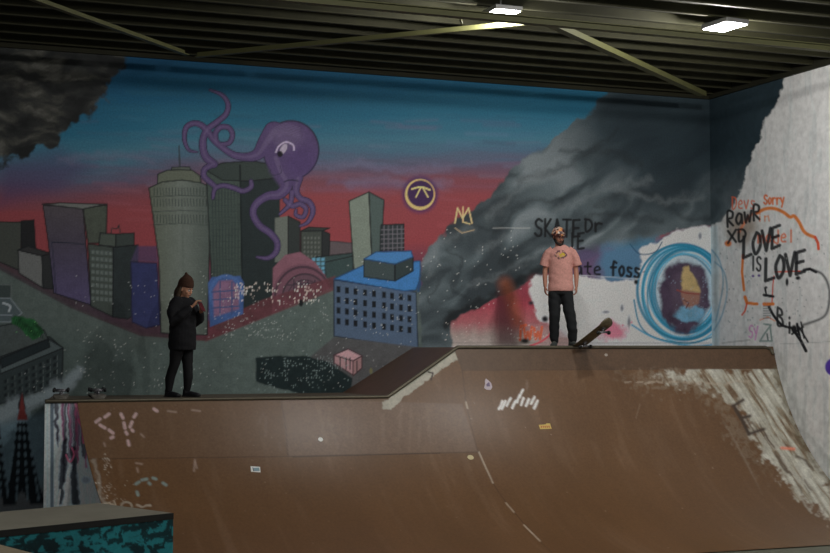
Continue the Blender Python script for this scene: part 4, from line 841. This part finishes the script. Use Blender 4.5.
# ---- person in black
pw = onY(182.5, 397, 18.12)
wo = tag(empty('person', (pw[0], 18.12, ZL), math.radians(38)), 'person in black with pointed brown hat looking down at a phone on the lower deck', 'person')
HM = Matrix.Translation((0,-.035,1.375)) @ Matrix.Rotation(math.radians(4), 4, 'Z') @ Matrix.Rotation(math.radians(16), 4, 'X')
hs = 1.05
bm = bmesh.new()
limb(bm, [(0,0,.74),(0,0,.82),(0,0,.94),(0,0,1.06),(0,.005,1.17),(0,.01,1.23),(0,.01,1.26),(0,-.015,1.34)], [(.15,.11),(.15,.11),(.115,.085),(.125,.1),(.135,.09),(.10,.07),(.05,.05),(.046,.05)], 20)
head_parts(HM, bm, hs)
hp = {-1: ((-.07,-.22,1.16),(.35,-.45,.55)), 1: ((.085,-.215,1.09),(-.5,-.5,.25))}
arms = {-1: [(-.14,0,1.19),(-.20,.0,1.08),(-.225,-.03,.96),(-.175,-.12,1.04),(-.09,-.20,1.14)], 1: [(.14,0,1.19),(.20,0,1.08),(.225,-.03,.95),(.19,-.11,1.0),(.105,-.195,1.075)]}
for sx in (-1, 1): limb(bm, arms[sx], [.045,.042,.036,.032,.024])
hand(bm, hp[-1][0], (.45,-.35,.75), (.8,.3,.3), (.55,-.6,-.3), .15, .75); hand(bm, hp[1][0], (-.45,-.75,.35), (-.3,-.1,1), (-.75,.5,.1), .15, .6)
ft = {-1: (-.09,.13), 1: (.09,-.02)}
for sx in (-1, 1):
    f = ft[sx]; limb(bm, [(.075*sx,.01,.76),(.08*sx,f[1]*.5,.42),(f[0],f[1]+.02,.08)], [.08,.048,.032])
fuse('body', bm, .0055, skinm('walker_skin', (200,146,118)), wo)
coatm = mat('black_coat_cloth', (17,17,21), .9, noise=.15)
bm = bmesh.new(); tube(bm, [(0,.01,.60),(0,.01,.66),(0,.01,.78),(0,.005,.92),(0,0,1.04),(0,0,1.14),(0,.01,1.21),(0,.01,1.27)], [(.175,.17),(.182,.178),(.182,.175),(.172,.165),(.178,.165),(.185,.15),(.155,.13),(.09,.09)], 26, (0,1,0))
for sx in (-1, 1): limb(bm, [(.12*sx,0,1.19)]+arms[sx][1:-1]+[tuple(Vector(arms[sx][-2]).lerp(Vector(arms[sx][-1]), .8))], [.095,.085,.080,.066,.048], 18)
limb(bm, [(-.075,.045,1.265),(0,.085,1.25),(.075,.045,1.265)], [.04,.055,.04]); limb(bm, [(-.06,-.045,1.25),(0,-.075,1.235),(.06,-.045,1.25)], [.032,.034,.032])
fuse('coat', bm, .009, coatm, wo, 3, None, .007)
bm = bmesh.new()
for sx in (-1, 1):
    f = ft[sx]; limb(bm, [(.078*sx,.01,.74),(.082*sx,.01+f[1]*.2,.58),(.085*sx,f[1]*.5+.0,.42),(f[0],f[1]+.005,.24),(f[0],f[1]+.02,.09)], [.10,.088,.066,.062,.044], 18)
fuse('leggings', bm, .008, mat('black_leggings_cloth', (13,13,16), .8), wo, 3, None, .003)
bs = mat('black_boot_leather', (26,26,30), .5)
for sx, yw in ((-1, -.1), (1, .1)):
    f = ft[sx]; bm = bmesh.new(); shoe(bm, f[0], f[1], yw, .25, .044); s_ = fuse('boot', bm, .006, bs, wo, 3)
bm = bmesh.new(); addto(bm, lambda b: (tube(b, [(0,.012,.035),(0,.012,.07),(0,.018,.11),(.0,.026,.145),(0,.034,.165),(0,.042,.18),(0,.046,.19)], [(.090,.108),(.093,.108),(.085,.100),(.069,.078),(.048,.052),(.030,.032),(.018,.018)], 24, (0,1,0)), tube(b, [(.082*math.cos(a), .012+.098*math.sin(a), .04-.02*math.sin(a)) for a in (2*PI*k/28 for k in range(29))], .013, 10), ball(b, (0,.047,.195), .020)), HM)
fuse('hat', bm, .005, mat('brown_knit_wool', (66,42,30), .95, noise=.3, nscale=70, bump=.4), wo, 2)
bm = bmesh.new(); addto(bm, lambda b: (limb(b, [(-.07,.02,.03),(-.083,.03,-.05),(-.085,.03,-.13),(-.078,.01,-.19)], [.022,.032,.034,.018]), limb(b, [(.07,.03,.03),(.08,.04,-.05),(.08,.045,-.12)], [.022,.03,.026]), limb(b, [(0,.07,.03),(0,.095,-.05),(0,.1,-.14)], [(.07,.04),(.075,.045),(.06,.03)])), HM)
fuse('hair', bm, .006, mat('brown_hair', (62,46,30), .6, noise=.35, nscale=50), wo, 2, None, .004)
face_details(HM, wo, hs, (30,22,18), (150,80,76))
# phone in the hands
ph = tag(empty('phone', tuple(wo.matrix_basis @ Vector((.012,-.29,1.15))), math.radians(38)), 'dark red phone held by the person in black', 'phone')
Mx = Matrix.Rotation(math.radians(-38), 4, 'X') @ Matrix.Rotation(.2, 4, 'Y')
bm = bmesh.new(); box(bm, (-.038,-.005,-.075), (.038,.005,.075), Mx, .003); obj('case', bm, mat('dark_red_case', (92,26,34), .5), ph)
bm = bmesh.new(); box(bm, (-.034,.005,-.068), (.034,.0062,.068), Mx); obj('screen', bm, mat('phone_glass', (20,22,26), .15), ph)
